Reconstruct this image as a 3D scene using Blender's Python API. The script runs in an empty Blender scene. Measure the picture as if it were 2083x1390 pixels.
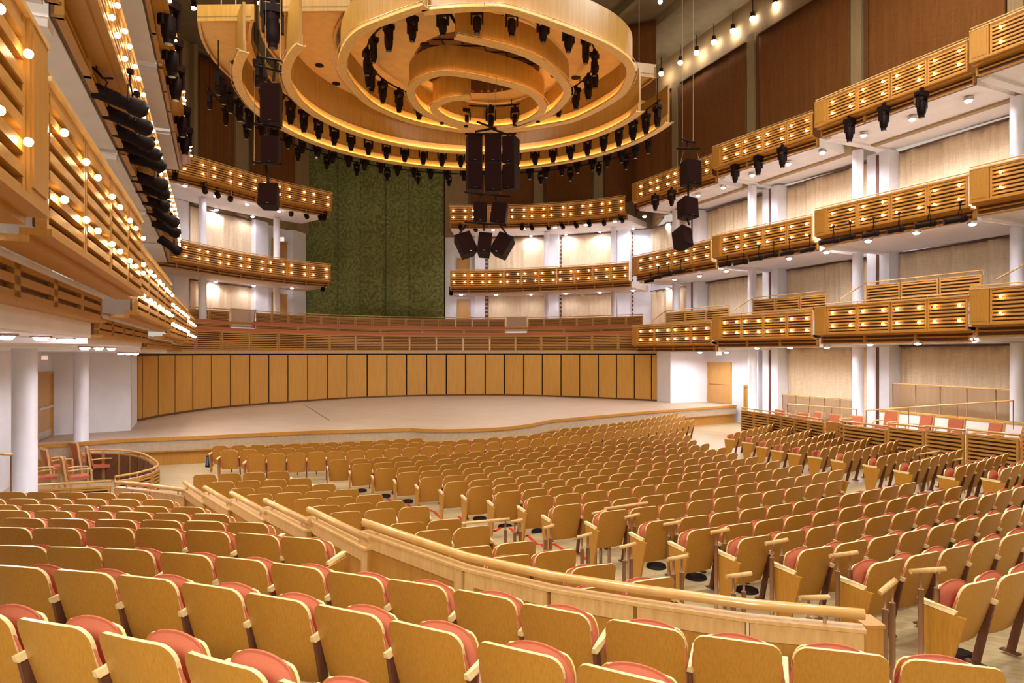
import bpy, math, random
from math import sin, cos, pi, sqrt, atan2, radians
from mathutils import Vector, Matrix
random.seed(7)
F = 1320.0; CX = 1041.5; HY = 718.0; EYE = 3.75
col = bpy.context.scene.collection
AX = Vector((-.379, .925, 0)).normalized()      # hall axis towards the stage
RX = Vector((.925, .379, 0)).normalized()       # across the hall

def W(px, d, zr=0.0): return Vector(((px-CX)/F*d, d, EYE+zr))
def Wz(px, py, zr):
    d = -zr*F/(py-HY); return W(px, d, zr)

# ------------------------------------------------------------------ materials
def nt_mat(name, rough=.5, metal=0.0, spec=.5):
    m = bpy.data.materials.new(name); m.use_nodes = True
    nt = m.node_tree; b = nt.nodes['Principled BSDF']
    b.inputs['Roughness'].default_value = rough; b.inputs['Metallic'].default_value = metal
    b.inputs['Specular IOR Level'].default_value = spec
    return m, nt, b
def ramp(nt, fac, c0, c1, p0=.3, p1=.7):
    r = nt.nodes.new('ShaderNodeValToRGB'); r.color_ramp.elements[0].color = (*c0, 1); r.color_ramp.elements[1].color = (*c1, 1)
    r.color_ramp.elements[0].position = p0; r.color_ramp.elements[1].position = p1
    nt.links.new(fac, r.inputs[0]); return r.outputs[0]
def noise_mat(name, c0, c1, scale=(1, 1, 1), ns=8.0, rough=.5, metal=0.0, spec=.5, bump=0.0, detail=4, obj=True, p0=.3, p1=.7):
    m, nt, b = nt_mat(name, rough, metal, spec)
    tc = nt.nodes.new('ShaderNodeTexCoord'); mp = nt.nodes.new('ShaderNodeMapping'); mp.inputs['Scale'].default_value = scale
    nt.links.new(tc.outputs['Object'], mp.inputs[0])
    n = nt.nodes.new('ShaderNodeTexNoise'); n.inputs['Scale'].default_value = ns; n.inputs['Detail'].default_value = detail
    nt.links.new(mp.outputs[0], n.inputs['Vector'])
    nt.links.new(ramp(nt, n.outputs[0], c0, c1, p0, p1), b.inputs['Base Color'])
    if bump:
        bp = nt.nodes.new('ShaderNodeBump'); bp.inputs['Strength'].default_value = bump; bp.inputs['Distance'].default_value = .01
        nt.links.new(n.outputs[0], bp.inputs['Height']); nt.links.new(bp.outputs[0], b.inputs['Normal'])
    return m
def emit_mat(name, c, s):
    m = bpy.data.materials.new(name); m.use_nodes = True; nt = m.node_tree
    b = nt.nodes['Principled BSDF']; b.inputs['Base Color'].default_value = (*c, 1)
    b.inputs['Emission Color'].default_value = (*c, 1); b.inputs['Emission Strength'].default_value = s
    return m
M = {}
M['ply'] = noise_mat('plywood_maple', (.40, .178, .018), (.48, .228, .030), (14, 14, 1.2), 6, .38, spec=.4)
M['edge'] = noise_mat('light_wood_edge', (.74, .57, .26), (.84, .67, .34), (6, 6, 6), 4, .32)
M['wood'] = noise_mat('honey_wood', (.41, .185, .026), (.50, .24, .042), (9, 9, .8), 4, .42, spec=.4)
M['woodl'] = noise_mat('pale_wood_trim', (.56, .33, .11), (.70, .44, .17), (5, 5, 1), 5, .4)
M['slat'] = noise_mat('slat_wood', (.41, .195, .038), (.52, .265, .060), (2, 2, 12), 4, .4)
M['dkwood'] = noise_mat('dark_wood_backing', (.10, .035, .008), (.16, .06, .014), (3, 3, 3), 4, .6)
M['shell'] = noise_mat('shell_panel_wood', (.50, .255, .050), (.60, .315, .068), (7, 7, .35), 3, .4, spec=.35)
M['ring'] = noise_mat('canopy_veneer', (.30, .155, .024), (.40, .22, .044), (8, 8, .3), 3, .38)
M['lip'] = noise_mat('canopy_lit_lip', (.75, .48, .14), (.88, .60, .22), (3, 3, 3), 3, .35)  # wooden lip in a paler gold, rope glow put into the colour
M['soffit_c'] = noise_mat('canopy_cream_soffit', (.46, .30, .125), (.53, .355, .155), (1, 1, 1), 3, .7, spec=.2)
M['white'] = noise_mat('warm_white_plaster', (.72, .71, .72), (.78, .77, .78), (1, 1, 1), 2, .75, spec=.15)
M['soffit'] = noise_mat('balcony_soffit_plaster', (.74, .68, .63), (.80, .74, .68), (1, 1, 1), 2, .75, spec=.15)
M['colm'] = noise_mat('column_paint', (.62, .60, .61), (.67, .65, .66), (1, 1, 1), 3, .35, spec=.5)
M['brown'] = noise_mat('brown_acoustic_cloth', (.19, .068, .016), (.245, .092, .023), (16, 16, .5), 5, .8, spec=.1)
M['pil_up'] = noise_mat('tan_pilaster', (.27, .18, .085), (.33, .225, .11), (6, 6, .5), 4, .7, spec=.15)
M['ceil'] = noise_mat('olive_ceiling_paint', (.20, .155, .085), (.24, .19, .11), (1, 1, 1), 2, .8, spec=.1)
M['red'] = noise_mat('salmon_upholstery', (.46, .130, .066), (.55, .175, .092), (60, 60, 60), 8, .85, spec=.15, bump=.2)
M['metal'] = noise_mat('bronze_post_paint', (.27, .13, .065), (.33, .17, .09), (5, 5, 1), 4, .4, .3)
M['leg'] = noise_mat('dark_bronze_leg', (.10, .035, .018), (.16, .06, .03), (5, 5, 1), 4, .5, .2)
M['steel'] = noise_mat('brushed_steel', (.55, .50, .44), (.66, .60, .52), (5, 5, 1), 4, .3, .8)
M['black'] = noise_mat('black_fixture_paint', (.008, .003, .0025), (.014, .005, .004), (5, 5, 5), 4, .6, spec=.12)
M['dgrey'] = noise_mat('dark_grey_lens', (.06, .06, .07), (.12, .12, .14), (5, 5, 5), 4, .2)
M['stagetop'] = None
M['grey'] = noise_mat('stage_riser_grey', (.40, .30, .19), (.47, .36, .24), (3, 3, 3), 3, .6)
M['tape'] = noise_mat('red_tape', (.50, .02, .01), (.62, .03, .015), (3, 3, 3), 3, .5)
M['blue'] = noise_mat('blue_nylon', (.03, .08, .18), (.05, .12, .25), (8, 8, 8), 3, .6)
M['beige_rail'] = noise_mat('satin_maple_rail', (.54, .30, .085), (.64, .38, .125), (2, 2, 2), 3, .22, spec=.8)
M['door'] = noise_mat('door_veneer', (.46, .24, .065), (.56, .31, .09), (8, 8, .5), 4, .4)
M['trim'] = noise_mat('door_frame_gold', (.50, .27, .05), (.58, .33, .07), (2, 2, 2), 3, .4)
M['bulb'] = emit_mat('warm_bulb_glow', (1.0, .66, .30), 42)
M['lens'] = emit_mat('downlight_glow', (.84, .80, 1.0), 60)
M['rope'] = emit_mat('rope_light_glow', (1.0, .66, .28), 22)
M['ceil_lamp'] = emit_mat('house_light_glow', (1.0, .93, .86), 40)
M['exit'] = emit_mat('exit_sign_red', (1.0, .18, .08), 1.5)
M['signwhite'] = emit_mat('exit_sign_face', (1.0, .92, .86), .35)

def linen(name, c0, c1):
    m, nt, b = nt_mat(name, .85, 0, .1)
    tc = nt.nodes.new('ShaderNodeTexCoord')
    outs = []
    for sc, s in (((1.2, 1.2, 26), 3.0), ((24, 24, .7), 2.0)):
        mp = nt.nodes.new('ShaderNodeMapping'); mp.inputs['Scale'].default_value = sc
        n = nt.nodes.new('ShaderNodeTexNoise'); n.inputs['Scale'].default_value = s; n.inputs['Detail'].default_value = 5
        nt.links.new(tc.outputs['Object'], mp.inputs[0]); nt.links.new(mp.outputs[0], n.inputs['Vector']); outs.append(n.outputs[0])
    mm = nt.nodes.new('ShaderNodeMath'); mm.operation = 'ADD'; nt.links.new(outs[0], mm.inputs[0]); nt.links.new(outs[1], mm.inputs[1])
    m2 = nt.nodes.new('ShaderNodeMath'); m2.operation = 'MULTIPLY'; m2.inputs[1].default_value = .5; nt.links.new(mm.outputs[0], m2.inputs[0])
    nt.links.new(ramp(nt, m2.outputs[0], c0, c1, .38, .62), b.inputs['Base Color'])
    return m
M['linen'] = linen('beige_linen', (.62, .47, .29), (.78, .64, .43))
M['brown'] = linen('brown_acoustic_cloth2', (.145, .052, .012), (.21, .080, .020))

def green_mat():
    m, nt, b = nt_mat('green_embroidered_cloth', .7, 0, .2)
    tc = nt.nodes.new('ShaderNodeTexCoord')
    v = nt.nodes.new('ShaderNodeTexVoronoi'); v.inputs['Scale'].default_value = .62
    mp = nt.nodes.new('ShaderNodeMapping'); mp.inputs['Scale'].default_value = (1, 1, .8)
    nt.links.new(tc.outputs['Object'], mp.inputs[0]); nt.links.new(mp.outputs[0], v.inputs['Vector'])
    n = nt.nodes.new('ShaderNodeTexNoise'); n.inputs['Scale'].default_value = 1.5; n.inputs['Detail'].default_value = 3
    nt.links.new(tc.outputs['Object'], n.inputs['Vector'])
    # radial hairs about each cell centre
    sub = nt.nodes.new('ShaderNodeVectorMath'); sub.operation = 'SUBTRACT'
    nt.links.new(mp.outputs[0], sub.inputs[0]); nt.links.new(v.outputs['Position'], sub.inputs[1])
    sx = nt.nodes.new('ShaderNodeSeparateXYZ'); nt.links.new(sub.outputs[0], sx.inputs[0])
    at = nt.nodes.new('ShaderNodeMath'); at.operation = 'ARCTAN2'; nt.links.new(sx.outputs[0], at.inputs[0]); nt.links.new(sx.outputs[2], at.inputs[1])
    w1 = nt.nodes.new('ShaderNodeMath'); w1.operation = 'MULTIPLY_ADD'; w1.inputs[1].default_value = 16
    nm = nt.nodes.new('ShaderNodeMath'); nm.operation = 'MULTIPLY'; nm.inputs[1].default_value = 18; nt.links.new(n.outputs[0], nm.inputs[0])
    nt.links.new(at.outputs[0], w1.inputs[0]); nt.links.new(nm.outputs[0], w1.inputs[2])
    sn = nt.nodes.new('ShaderNodeMath'); sn.operation = 'SINE'; nt.links.new(w1.outputs[0], sn.inputs[0])
    g = nt.nodes.new('ShaderNodeTexNoise'); g.inputs['Scale'].default_value = 5.5; g.inputs['Detail'].default_value = 6
    nt.links.new(tc.outputs['Object'], g.inputs['Vector'])
    ad = nt.nodes.new('ShaderNodeMath'); ad.operation = 'MULTIPLY_ADD'; ad.inputs[1].default_value = .10
    nt.links.new(sn.outputs[0], ad.inputs[0]); nt.links.new(g.outputs[0], ad.inputs[2])
    nt.links.new(ramp(nt, ad.outputs[0], (.115, .122, .030), (.235, .25, .078), .34, .70), b.inputs['Base Color'])
    return m
M['green'] = green_mat()

def plank_mat(name, c0, c1, rot, mortar=(.3, .18, .08), scale=1.0, w=1.6, hgt=.09, rough=.35, off=.5):
    m, nt, b = nt_mat(name, rough, 0, .4)
    tc = nt.nodes.new('ShaderNodeTexCoord'); mp = nt.nodes.new('ShaderNodeMapping'); mp.inputs['Rotation'].default_value = (0, 0, rot)
    nt.links.new(tc.outputs['Object'], mp.inputs[0])
    br = nt.nodes.new('ShaderNodeTexBrick'); br.inputs['Scale'].default_value = scale
    br.inputs['Color1'].default_value = (*c0, 1); br.inputs['Color2'].default_value = (*c1, 1); br.inputs['Mortar'].default_value = (*mortar, 1)
    br.inputs['Mortar Size'].default_value = .004; br.inputs['Brick Width'].default_value = w; br.inputs['Row Height'].default_value = hgt; br.offset = off
    nt.links.new(mp.outputs[0], br.inputs['Vector'])
    n = nt.nodes.new('ShaderNodeTexNoise'); n.inputs['Scale'].default_value = 1.3; n.inputs['Detail'].default_value = 5
    nt.links.new(mp.outputs[0], n.inputs['Vector'])
    mx = nt.nodes.new('ShaderNodeMix'); mx.data_type = 'RGBA'; mx.blend_type = 'MULTIPLY'; mx.inputs[0].default_value = .35
    nt.links.new(br.outputs[0], mx.inputs[6]); nt.links.new(ramp(nt, n.outputs[0], (.75, .72, .68), (1, 1, 1)), mx.inputs[7])
    nt.links.new(mx.outputs[2], b.inputs['Base Color'])
    return m
M['floor'] = plank_mat('pale_oak_floor', (.43, .33, .175), (.49, .38, .21), radians(22), (.34, .24, .12))
M['stagetop'] = plank_mat('stage_maple_boards', (.47, .355, .25), (.52, .395, .28), radians(22), (.42, .29, .17), 1.0, 3.0, .08, .5)
def mesh_screen():
    m, nt, b = nt_mat('bronze_mesh_infill', .6, 0, .2); b.inputs['Base Color'].default_value = (.30, .17, .07, 1)
    b.inputs['Alpha'].default_value = .45
    return m
M['mesh'] = mesh_screen()

# ------------------------------------------------------------------ mesh builder
class MB:
    def __init__(s): s.v = []; s.f = []; s.m = []; s.sm = []
    def face(s, idx, m=0, sm=False): s.f.append(idx); s.m.append(m); s.sm.append(sm)
    def hexa(s, p, m=0):      # p: 8 points, bottom 4 ccw then top 4
        o = len(s.v); s.v += [Vector(q) for q in p]
        for q in ((3, 2, 1, 0), (4, 5, 6, 7), (0, 1, 5, 4), (1, 2, 6, 5), (2, 3, 7, 6), (3, 0, 4, 7)): s.face([o+i for i in q], m)
        return s
    def box(s, a, b, m=0):
        (x0, y0, z0), (x1, y1, z1) = a, b
        return s.hexa([(x0, y0, z0), (x1, y0, z0), (x1, y1, z0), (x0, y1, z0), (x0, y0, z1), (x1, y0, z1), (x1, y1, z1), (x0, y1, z1)], m)
    def beam(s, p0, p1, t, n, z0, z1, m=0):     # wall piece from p0 to p1 (plan), thickness t along n
        p0 = Vector((p0[0], p0[1], 0)); p1 = Vector((p1[0], p1[1], 0)); n = Vector(n)*t
        q = [p0, p1, p1+n, p0+n]
        return s.hexa([(a.x, a.y, z0) for a in q]+[(a.x, a.y, z1) for a in q], m)
    def prism(s, poly, z0, z1, m=0, mt=None):
        o = len(s.v); n = len(poly); mt = m if mt is None else mt
        for z in (z0, z1): s.v += [Vector((p[0], p[1], z)) for p in poly]
        s.face([o+i for i in range(n)][::-1], m); s.face([o+n+i for i in range(n)], mt)
        for i in range(n): j = (i+1) % n; s.face([o+i, o+j, o+n+j, o+n+i], m)
        return s
    def tube(s, pts, r, m=0, seg=8, cap=True, rs=None):
        pts = [Vector(p) for p in pts]; o = len(s.v); n = len(pts)
        for i, p in enumerate(pts):
            t = (pts[min(i+1, n-1)]-pts[max(i-1, 0)]).normalized()
            a = t.cross(Vector((0, 0, 1)));
            if a.length < .05: a = t.cross(Vector((0, 1, 0)))
            a.normalize(); b = a.cross(t)
            rr = rs[i] if rs else r
            for k in range(seg): s.v.append(p+a*rr*cos(2*pi*k/seg)+b*rr*sin(2*pi*k/seg))
        for i in range(n-1):
            for k in range(seg):
                k2 = (k+1) % seg; s.face([o+i*seg+k, o+i*seg+k2, o+(i+1)*seg+k2, o+(i+1)*seg+k], m, True)
        if cap: s.face([o+k for k in range(seg)], m); s.face([o+(n-1)*seg+k for k in range(seg)][::-1], m)
        return s
    def sphere(s, c, r, m=0, seg=8, rings=5):
        c = Vector(c); pts = []; rs = []
        for i in range(rings+1):
            a = -pi/2+pi*i/rings; pts.append(c+Vector((0, 0, sin(a)*r))); rs.append(max(cos(a)*r, r*.02))
        return s.tube(pts, r, m, seg, True, rs)
    def grid(s, P, m=0, sm=True, closed=False):    # P[i][j]
        o = len(s.v); a = len(P); b = len(P[0])
        for r in P: s.v += [Vector(q) for q in r]
        for i in range(a-1):
            for j in range(b-1): s.face([o+i*b+j, o+i*b+j+1, o+(i+1)*b+j+1, o+(i+1)*b+j], m, sm)
        return s
    def strip(s, pts, n_off, z0, z1, m=0, sm=False):  # ribbon wall with thickness following a plan polyline; n_off list of offset pts
        for i in range(len(pts)-1):
            a, b, c, d = pts[i], pts[i+1], n_off[i+1], n_off[i]
            s.hexa([(q[0], q[1], z0) for q in (a, b, c, d)]+[(q[0], q[1], z1) for q in (a, b, c, d)], m)
        return s
    def add(s, o, mat=None, mmap=None):
        k = len(s.v); s.v += [(mat @ v if mat else v) for v in o.v]
        for f, m, sm in zip(o.f, o.m, o.sm): s.face([i+k for i in f], mmap[m] if mmap else m, sm)
        return s
    def mesh(s, name, mats, org=None):
        me = bpy.data.meshes.new(name); org = org or Vector((0, 0, 0))
        me.from_pydata([tuple(v-org) for v in s.v], [], s.f)
        for mm in (mats if isinstance(mats, (list, tuple)) else [mats]): me.materials.append(M[mm])
        me.polygons.foreach_set('material_index', s.m); me.polygons.foreach_set('use_smooth', s.sm)
        me.update(); return me
    def build(s, name, mats, parent=None, world=True):
        org = Vector((0, 0, 0))
        if parent is not None and world: org = wloc(parent)
        o = bpy.data.objects.new(name, s.mesh(name, mats, org)); col.objects.link(o); o.parent = parent
        return o
def wloc(o):
    v = Vector((0, 0, 0))
    while o is not None: v += o.location; o = o.parent
    return v
def tag(o, label, cat, group=None, kind=None):
    o['label'] = label; o['category'] = cat
    if group: o['group'] = group
    if kind: o['kind'] = kind
    return o
def struct(o): o['kind'] = 'structure'; return o
def thing(name, label, cat, loc=(0, 0, 0), rz=0, group=None):
    o = bpy.data.objects.new(name, None); o.empty_display_size = .1; col.objects.link(o); o.location = loc; o.rotation_euler = (0, 0, rz)
    return tag(o, label, cat, group)
def link(name, me, parent, loc=(0, 0, 0), rz=0):
    o = bpy.data.objects.new(name, me); col.objects.link(o); o.parent = parent; o.location = loc; o.rotation_euler = (0, 0, rz); return o
def copy_tree(root, loc, rot):
    r = root.copy(); col.objects.link(r); r.location = loc; r.rotation_euler = rot
    for ch in root.children:
        c = ch.copy(); col.objects.link(c); c.parent = r
        for g in ch.children:
            d = g.copy(); col.objects.link(d); d.parent = c
    return r
ORD = 'zeroth first second third fourth fifth sixth seventh eighth ninth tenth eleventh twelfth thirteenth fourteenth fifteenth sixteenth seventeenth eighteenth nineteenth twentieth twenty-first twenty-second twenty-third twenty-fourth twenty-fifth twenty-sixth twenty-seventh twenty-eighth twenty-ninth thirtieth thirty-first thirty-second thirty-third thirty-fourth thirty-fifth thirty-sixth thirty-seventh thirty-eighth thirty-ninth fortieth'.split()
def ordn(i): return ORD[i]
def cr(pts, n=6, closed=False):      # Catmull-Rom through points
    pts = [Vector(p) for p in pts]; out = []
    N = len(pts)
    for i in range(N-1):
        p0 = pts[max(i-1, 0)]; p1 = pts[i]; p2 = pts[i+1]; p3 = pts[min(i+2, N-1)]
        for k in range(n):
            t = k/n
            out.append(.5*((2*p1)+(p2-p0)*t+(2*p0-5*p1+4*p2-p3)*t*t+(3*p1-p0-3*p2+p3)*t**3))
    out.append(pts[-1]); return out
def offs(pts, dist):                # plan offset to the left of travel
    out = []
    for i, p in enumerate(pts):
        a = pts[max(i-1, 0)]; b = pts[min(i+1, len(pts)-1)]
        t = Vector((b[0]-a[0], b[1]-a[1], 0)).normalized(); n = Vector((-t.y, t.x, 0))
        out.append(Vector((p[0], p[1], 0))+n*dist)
    return out
def resample(pts, n):
    pts = [Vector((p[0], p[1], 0)) for p in pts]; L = [0]
    for a, b in zip(pts, pts[1:]): L.append(L[-1]+(b-a).length)
    out = []
    for k in range(n+1):
        t = L[-1]*k/n
        for i in range(len(pts)-1):
            if t <= L[i+1]+1e-9: u = (t-L[i])/max(L[i+1]-L[i], 1e-9); out.append(pts[i].lerp(pts[i+1], u)); break
    return out
def lamp(kind, name, loc, energy, color, parent=None, size=.1, rot=(0, 0, 0), spot=None, blend=.6):
    l = bpy.data.lights.new(name, kind); l.energy = energy; l.color = color
    if kind == 'AREA': l.shape = 'DISK'; l.size = size
    else: l.shadow_soft_size = size
    if spot: l.spot_size = radians(spot); l.spot_blend = blend
    o = bpy.data.objects.new(name, l); col.objects.link(o); o.location = loc; o.rotation_euler = rot; o.parent = parent
    return o
# ================================================================== room
V2 = lambda d, x: Vector((x, d, 0))
CD = Vector((9.6-16.5, 38.1-21.2, 0)).normalized()        # along the right column line, away from camera
CN = Vector((CD.y, -CD.x, 0))                             # outward (to the right)
CP = V2(26.8, 14.3)
def onl(P, D, px):
    k = (px-CX)/F; t = (k*P.y-P.x)/(D.x-k*D.y); return P+D*t
def onpoly(pts, px):
    k = (px-CX)/F
    for a, b in zip(pts, pts[1:]):
        fa = a[0]-k*a[1]; fb = b[0]-k*b[1]
        if fa*fb <= 0 and fa != fb: return Vector(a[:2]).to_3d().lerp(Vector(b[:2]).to_3d(), fa/(fa-fb))
    return Vector((pts[-1][0], pts[-1][1], 0))
def wallseg(name, a, b, z0, z1, mat, n=None, t=.25, parent=None):
    mb = MB(); d = Vector((b[0]-a[0], b[1]-a[1], 0)).normalized(); n = n or Vector((-d.y, d.x, 0))
    mb.beam(a, b, t, n, EYE+z0, EYE+z1); o = mb.build(name, mat, parent)
    return o

# ---- stage
stp = [(20, 910), (75, 905), (165, 899.5), (250, 893), (400, 887.3), (520, 881.5), (640, 876.5), (740, 873.8), (835, 871.3), (862, 873), (900, 873.6), (950, 873), (1000, 870.8), (1040, 867.8), (1080, 862.3), (1105, 857), (1117, 854.6), (1200, 847), (1300, 838.5), (1400, 831), (1497, 824.5)]
SF = [Wz(x, y, -2.8) for x, y in stp]; SF = [Vector((p.x, p.y, 0)) for p in SF]
shp = [(280, 858), (320, 849.5), (360, 843), (440, 832), (530, 824), (627, 817), (700, 812), (800, 808), (900, 805.7), (1000, 805), (1060, 806), (1130, 807.8), (1200, 810.5), (1270, 813.5), (1340, 817)]
SH = [Wz(x, y, -2.8) for x, y in shp]; SH = cr([(p.x, p.y, 0) for p in SH], 5)
stage_poly = SF+[V2(35.2, 11.97), V2(37.0, 11.17), V2(36.2, 8.84)]+SH[::-1]+[V2(23.4, -13.75), V2(22, -15.6), V2(19.6, -14.7)]
mb = MB(); mb.prism(stage_poly, .80, .95); o = mb.build('stage_floor', 'stagetop'); struct(o)
mb = MB(); fo = offs(SF, -.06)
mb.strip(SF, fo, .84, .955, 0); tag(struct(mb.build('trim_1', 'wood')), 'honey wood nosing along the edge of the stage', 'trim', kind='structure')
mb = MB(); mb.strip(offs(SF, .03), offs(SF, -.02), .50, .84, 0); struct(mb.build('trim_2', 'grey'))
mb = MB(); fi = offs(SF, .10); mb.strip(offs(SF, .25), fi, 0, .50, 0); mb.strip(offs(SF, .2), offs(SF, -.01), .455, .50, 0); struct(mb.build('wall_stage_front', 'wood'))
mb = MB(); a = Wz(617, 822.5, -2.8); b = Wz(669, 855, -2.8); dd = (b-a).normalized(); nn = Vector((-dd.y, dd.x, 0))*.02
mb.hexa([a-nn+Vector((0, 0, -.01)), b-nn+Vector((0, 0, -.01)), b+nn+Vector((0, 0, -.01)), a+nn+Vector((0, 0, -.01)), a-nn+Vector((0, 0, .004)), b-nn+Vector((0, 0, .004)), b+nn+Vector((0, 0, .004)), a+nn+Vector((0, 0, .004))])
struct(mb.build('trim_3', 'leg'))

# ---- curved wooden shell behind the stage, one part per panel
shell = thing('stage_shell', 'curved honey wood panelled wall wrapping the back of the stage', 'stage wall', (SH[0].x, SH[0].y, .95))
seams = [281, 290, 322, 356, 392, 430, 469, 508, 547, 586, 626, 666, 706, 747, 787, 827, 868, 908, 947, 987, 1026, 1065, 1103, 1141, 1179, 1217, 1254, 1290, 1325, 1339]
for a, b in zip(seams, seams[1:]):
    p, q = onpoly(SH, a), onpoly(SH, b); d = (q-p).normalized(); g = .04
    m_ = MB(); m_.beam(p+d*g, q-d*g, .06, (-d.y, d.x, 0), 1.05, EYE-.12); m_.build('wall_panel', 'shell', shell)
mb = MB(); mb.strip(offs(SH, .22), offs(SH, .18), .95, EYE-.05); mb.build('backing', 'black', shell)
mb = MB(); mb.strip(SH, offs(SH, .1), .95, 1.05); mb.build('kick_strip', 'dkwood', shell)
mb = MB(); mb.strip(offs(SH, -.06), offs(SH, .3), EYE-.05, EYE+.10); mb.build('cornice', 'grey', shell)

# ---- chorus terraces above the shell
def slat_panel(w, h, n, post=.055, rail=.05):
    mb = MB()
    mb.box((0, .0, 0), (post, .07, h), 0); mb.box((w-post, .0, 0), (w, .07, h), 0)
    mb.box((post, .005, h-rail), (w-post, .07, h), 0); mb.box((post, .005, 0), (w-post, .07, rail), 0)
    mb.box((post, .075, rail*.5), (w-post, .10, h-rail*.5), 1)
    s = (h-2*rail)/n
    for i in range(n):
        z = rail+s*(i+.32); mb.box((post, -.008, z), (w-post, .05, z+s*.52), 0)
    return mb
def seg_frame(p, q): return atan2(q.y-p.y, q.x-p.x)
_pm = {}
def panel_mesh(w, h, n):
    k = (round(w, 2), round(h, 2), n)
    if k not in _pm: _pm[k] = slat_panel(k[0], k[1], n).mesh('slat_panel', ['slat', 'dkwood'])
    return _pm[k]
SHC = offs(SH, .35)
def chorus_row(off, px0, px1, z0, z1, pw, n, label, rail=True, red=False):
    C = offs(SH, off); a, b = onpoly(C, px0), onpoly(C, px1)
    seg = [a]+[p for p in C if (p.x/p.y > a.x/a.y+1e-4 and p.x/p.y < b.x/b.y-1e-4)]+[b]
    L = sum((q-p).length for p, q in zip(seg, seg[1:])); nn = max(1, round(L/pw)); pts = resample(seg, nn)
    t = thing('terrace_balustrade', label, 'balustrade', (pts[0].x, pts[0].y, EYE+z0))
    for p, q in zip(pts, pts[1:]):
        w = (q-p).length; r = seg_frame(p, q)
        link('slat_panel', panel_mesh(w-.03, z1-z0, n), t, (p.x-pts[0].x, p.y-pts[0].y, 0), r)
    if rail:
        mb = MB(); mb.tube([Vector((p.x, p.y, EYE+z1+.10)) for p in pts], .03, 0, 6)
        for p in pts: mb.tube([Vector((p.x, p.y, EYE+z1-.1)), Vector((p.x, p.y, EYE+z1+.10))], .016, 0, 5)
        mb.build('handrail', 'beige_rail', t)
    if red:
        mb = MB(); o1 = [Vector(p) for p in offs(pts, .25)]; o2 = [Vector(p) for p in offs(pts, .40)]
        mb.strip(o2, o1, EYE+z1-.2, EYE+z1+.16); mb.build('bench_back', 'red', t)
    return t
chorus_row(.30, 352, 1312, .14, 1.14, 1.75, 9, 'lowest wide slatted balustrade directly above the stage wall', rail=False, red=True)
chorus_row(1.7, 380, 470, 1.18, 1.60, 2.9, 4, 'low slatted front of the middle chorus terrace, left of the left stair', rail=False, red=True)
chorus_row(1.7, 520, 1028, 1.18, 1.60, 2.6, 4, 'low slatted front of the middle chorus terrace, between the two stairs', rail=False, red=True)
chorus_row(1.7, 1072, 1300, 1.18, 1.60, 2.6, 4, 'low slatted front of the middle chorus terrace, right of the right stair', rail=False, red=True)
chorus_row(3.1, 385, 468, 1.78, 2.36, 1.3, 6, 'topmost slatted balustrade of the chorus terrace, left of the left stair')
chorus_row(3.1, 518, 1028, 1.78, 2.36, 1.15, 6, 'topmost slatted balustrade of the chorus terrace, in front of the green curtain')
chorus_row(3.1, 1074, 1308, 1.78, 2.36, 1.15, 6, 'topmost slatted balustrade of the chorus terrace, right of the right stair')
for z, a, b in ((.14, .1, 1.72), (1.2, 1.62, 3.14), (1.78, 3.05, 7.5)):
    mb = MB(); mb.strip(offs(SH, a), offs(SH, b), EYE+z-.14, EYE+z, 0); struct(mb.build('terrace_floor', 'wood'))
for px, nm in ((1030, 'right'), (1072, 'right'), (470, 'left'), (520, 'left')):
    a = onpoly(offs(SH, 1.7), px); b = onpoly(offs(SH, 3.1), px); mb = MB()
    mb.tube([a+Vector((0, 0, EYE+1.75)), b+Vector((0, 0, EYE+2.55))], .03, 0, 6)
    for t in (0, .5, 1): p = a.lerp(b, t); mb.tube([p+Vector((0, 0, EYE+1.15+.5*t)), p+Vector((0, 0, EYE+1.75+.8*t))], .018, 0, 5)
    tag(mb.build('stair_handrail', 'beige_rail'), 'sloping wooden handrail at the %s edge of the %s chorus stair' % ('left' if px in (1030, 470) else 'right', nm), 'handrail')
for px0, px1, nm in ((1031, 1071, 'right'), (471, 519, 'left')):
    C = offs(SH, 3.3); a, b = onpoly(C, px0), onpoly(C, px1); mb = MB(); d = (b-a).normalized()
    mb.beam(a, b, .02, (-d.y, d.x, 0), EYE+1.8, EYE+2.5); t = mb.build('mesh_screen', 'mesh'); tag(t, 'bronze mesh screen at the head of the %s chorus stair' % nm, 'screen')
    mb = MB(); mb.tube([a+Vector((0, 0, EYE+2.52)), b+Vector((0, 0, EYE+2.52))], .03, 0, 6); mb.build('top_rail', 'beige_rail', t)

# ---- back walls following the curve
LW = [V2(30.5, -20.6), V2(33.5, -19.6), V2(38, -17.8), V2(42.5, -16.0), V2(46.5, -14.85)]
RWc = [V2(47.2, -4.86), V2(47.1, -1), V2(46.6, 2.8), V2(45.6, 5.8), V2(44, 9.44)]
RWS = CP+CN*2.0
def polywall(name, pts, z0, z1, mat):
    mb = MB(); mb.strip(pts, offs(pts, .3), EYE+z0, EYE+z1); return struct(mb.build(name, mat))
polywall('wall_back_left', LW, 1.6, 8.4, 'white'); polywall('wall_back_right', RWc, 1.6, 8.4, 'white')
polywall('wall_back_left_upper', [LW[0]]+LW[1:], 8.4, 17.6, 'pil_up'); polywall('wall_back_right_upper', RWc+[V2(40.5, 9.2)], 8.4, 17.6, 'pil_up')
polywall('wall_back', [V2(47.6, -15.2), V2(47.6, -4.4)], 1.6, 17.6, 'dkwood')
far = RWS+CD*17.7; near = RWS-CD*15
struct(wallseg('wall_right', far, near, -3.75, 8.4, 'white'))
farc = CP+CD*14.6; nearc = CP-CD*15
struct(wallseg('wall_right_upper', farc+CN*.1, nearc+CN*.1, 8.4, 15.9, 'pil_up', n=CN))
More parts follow.
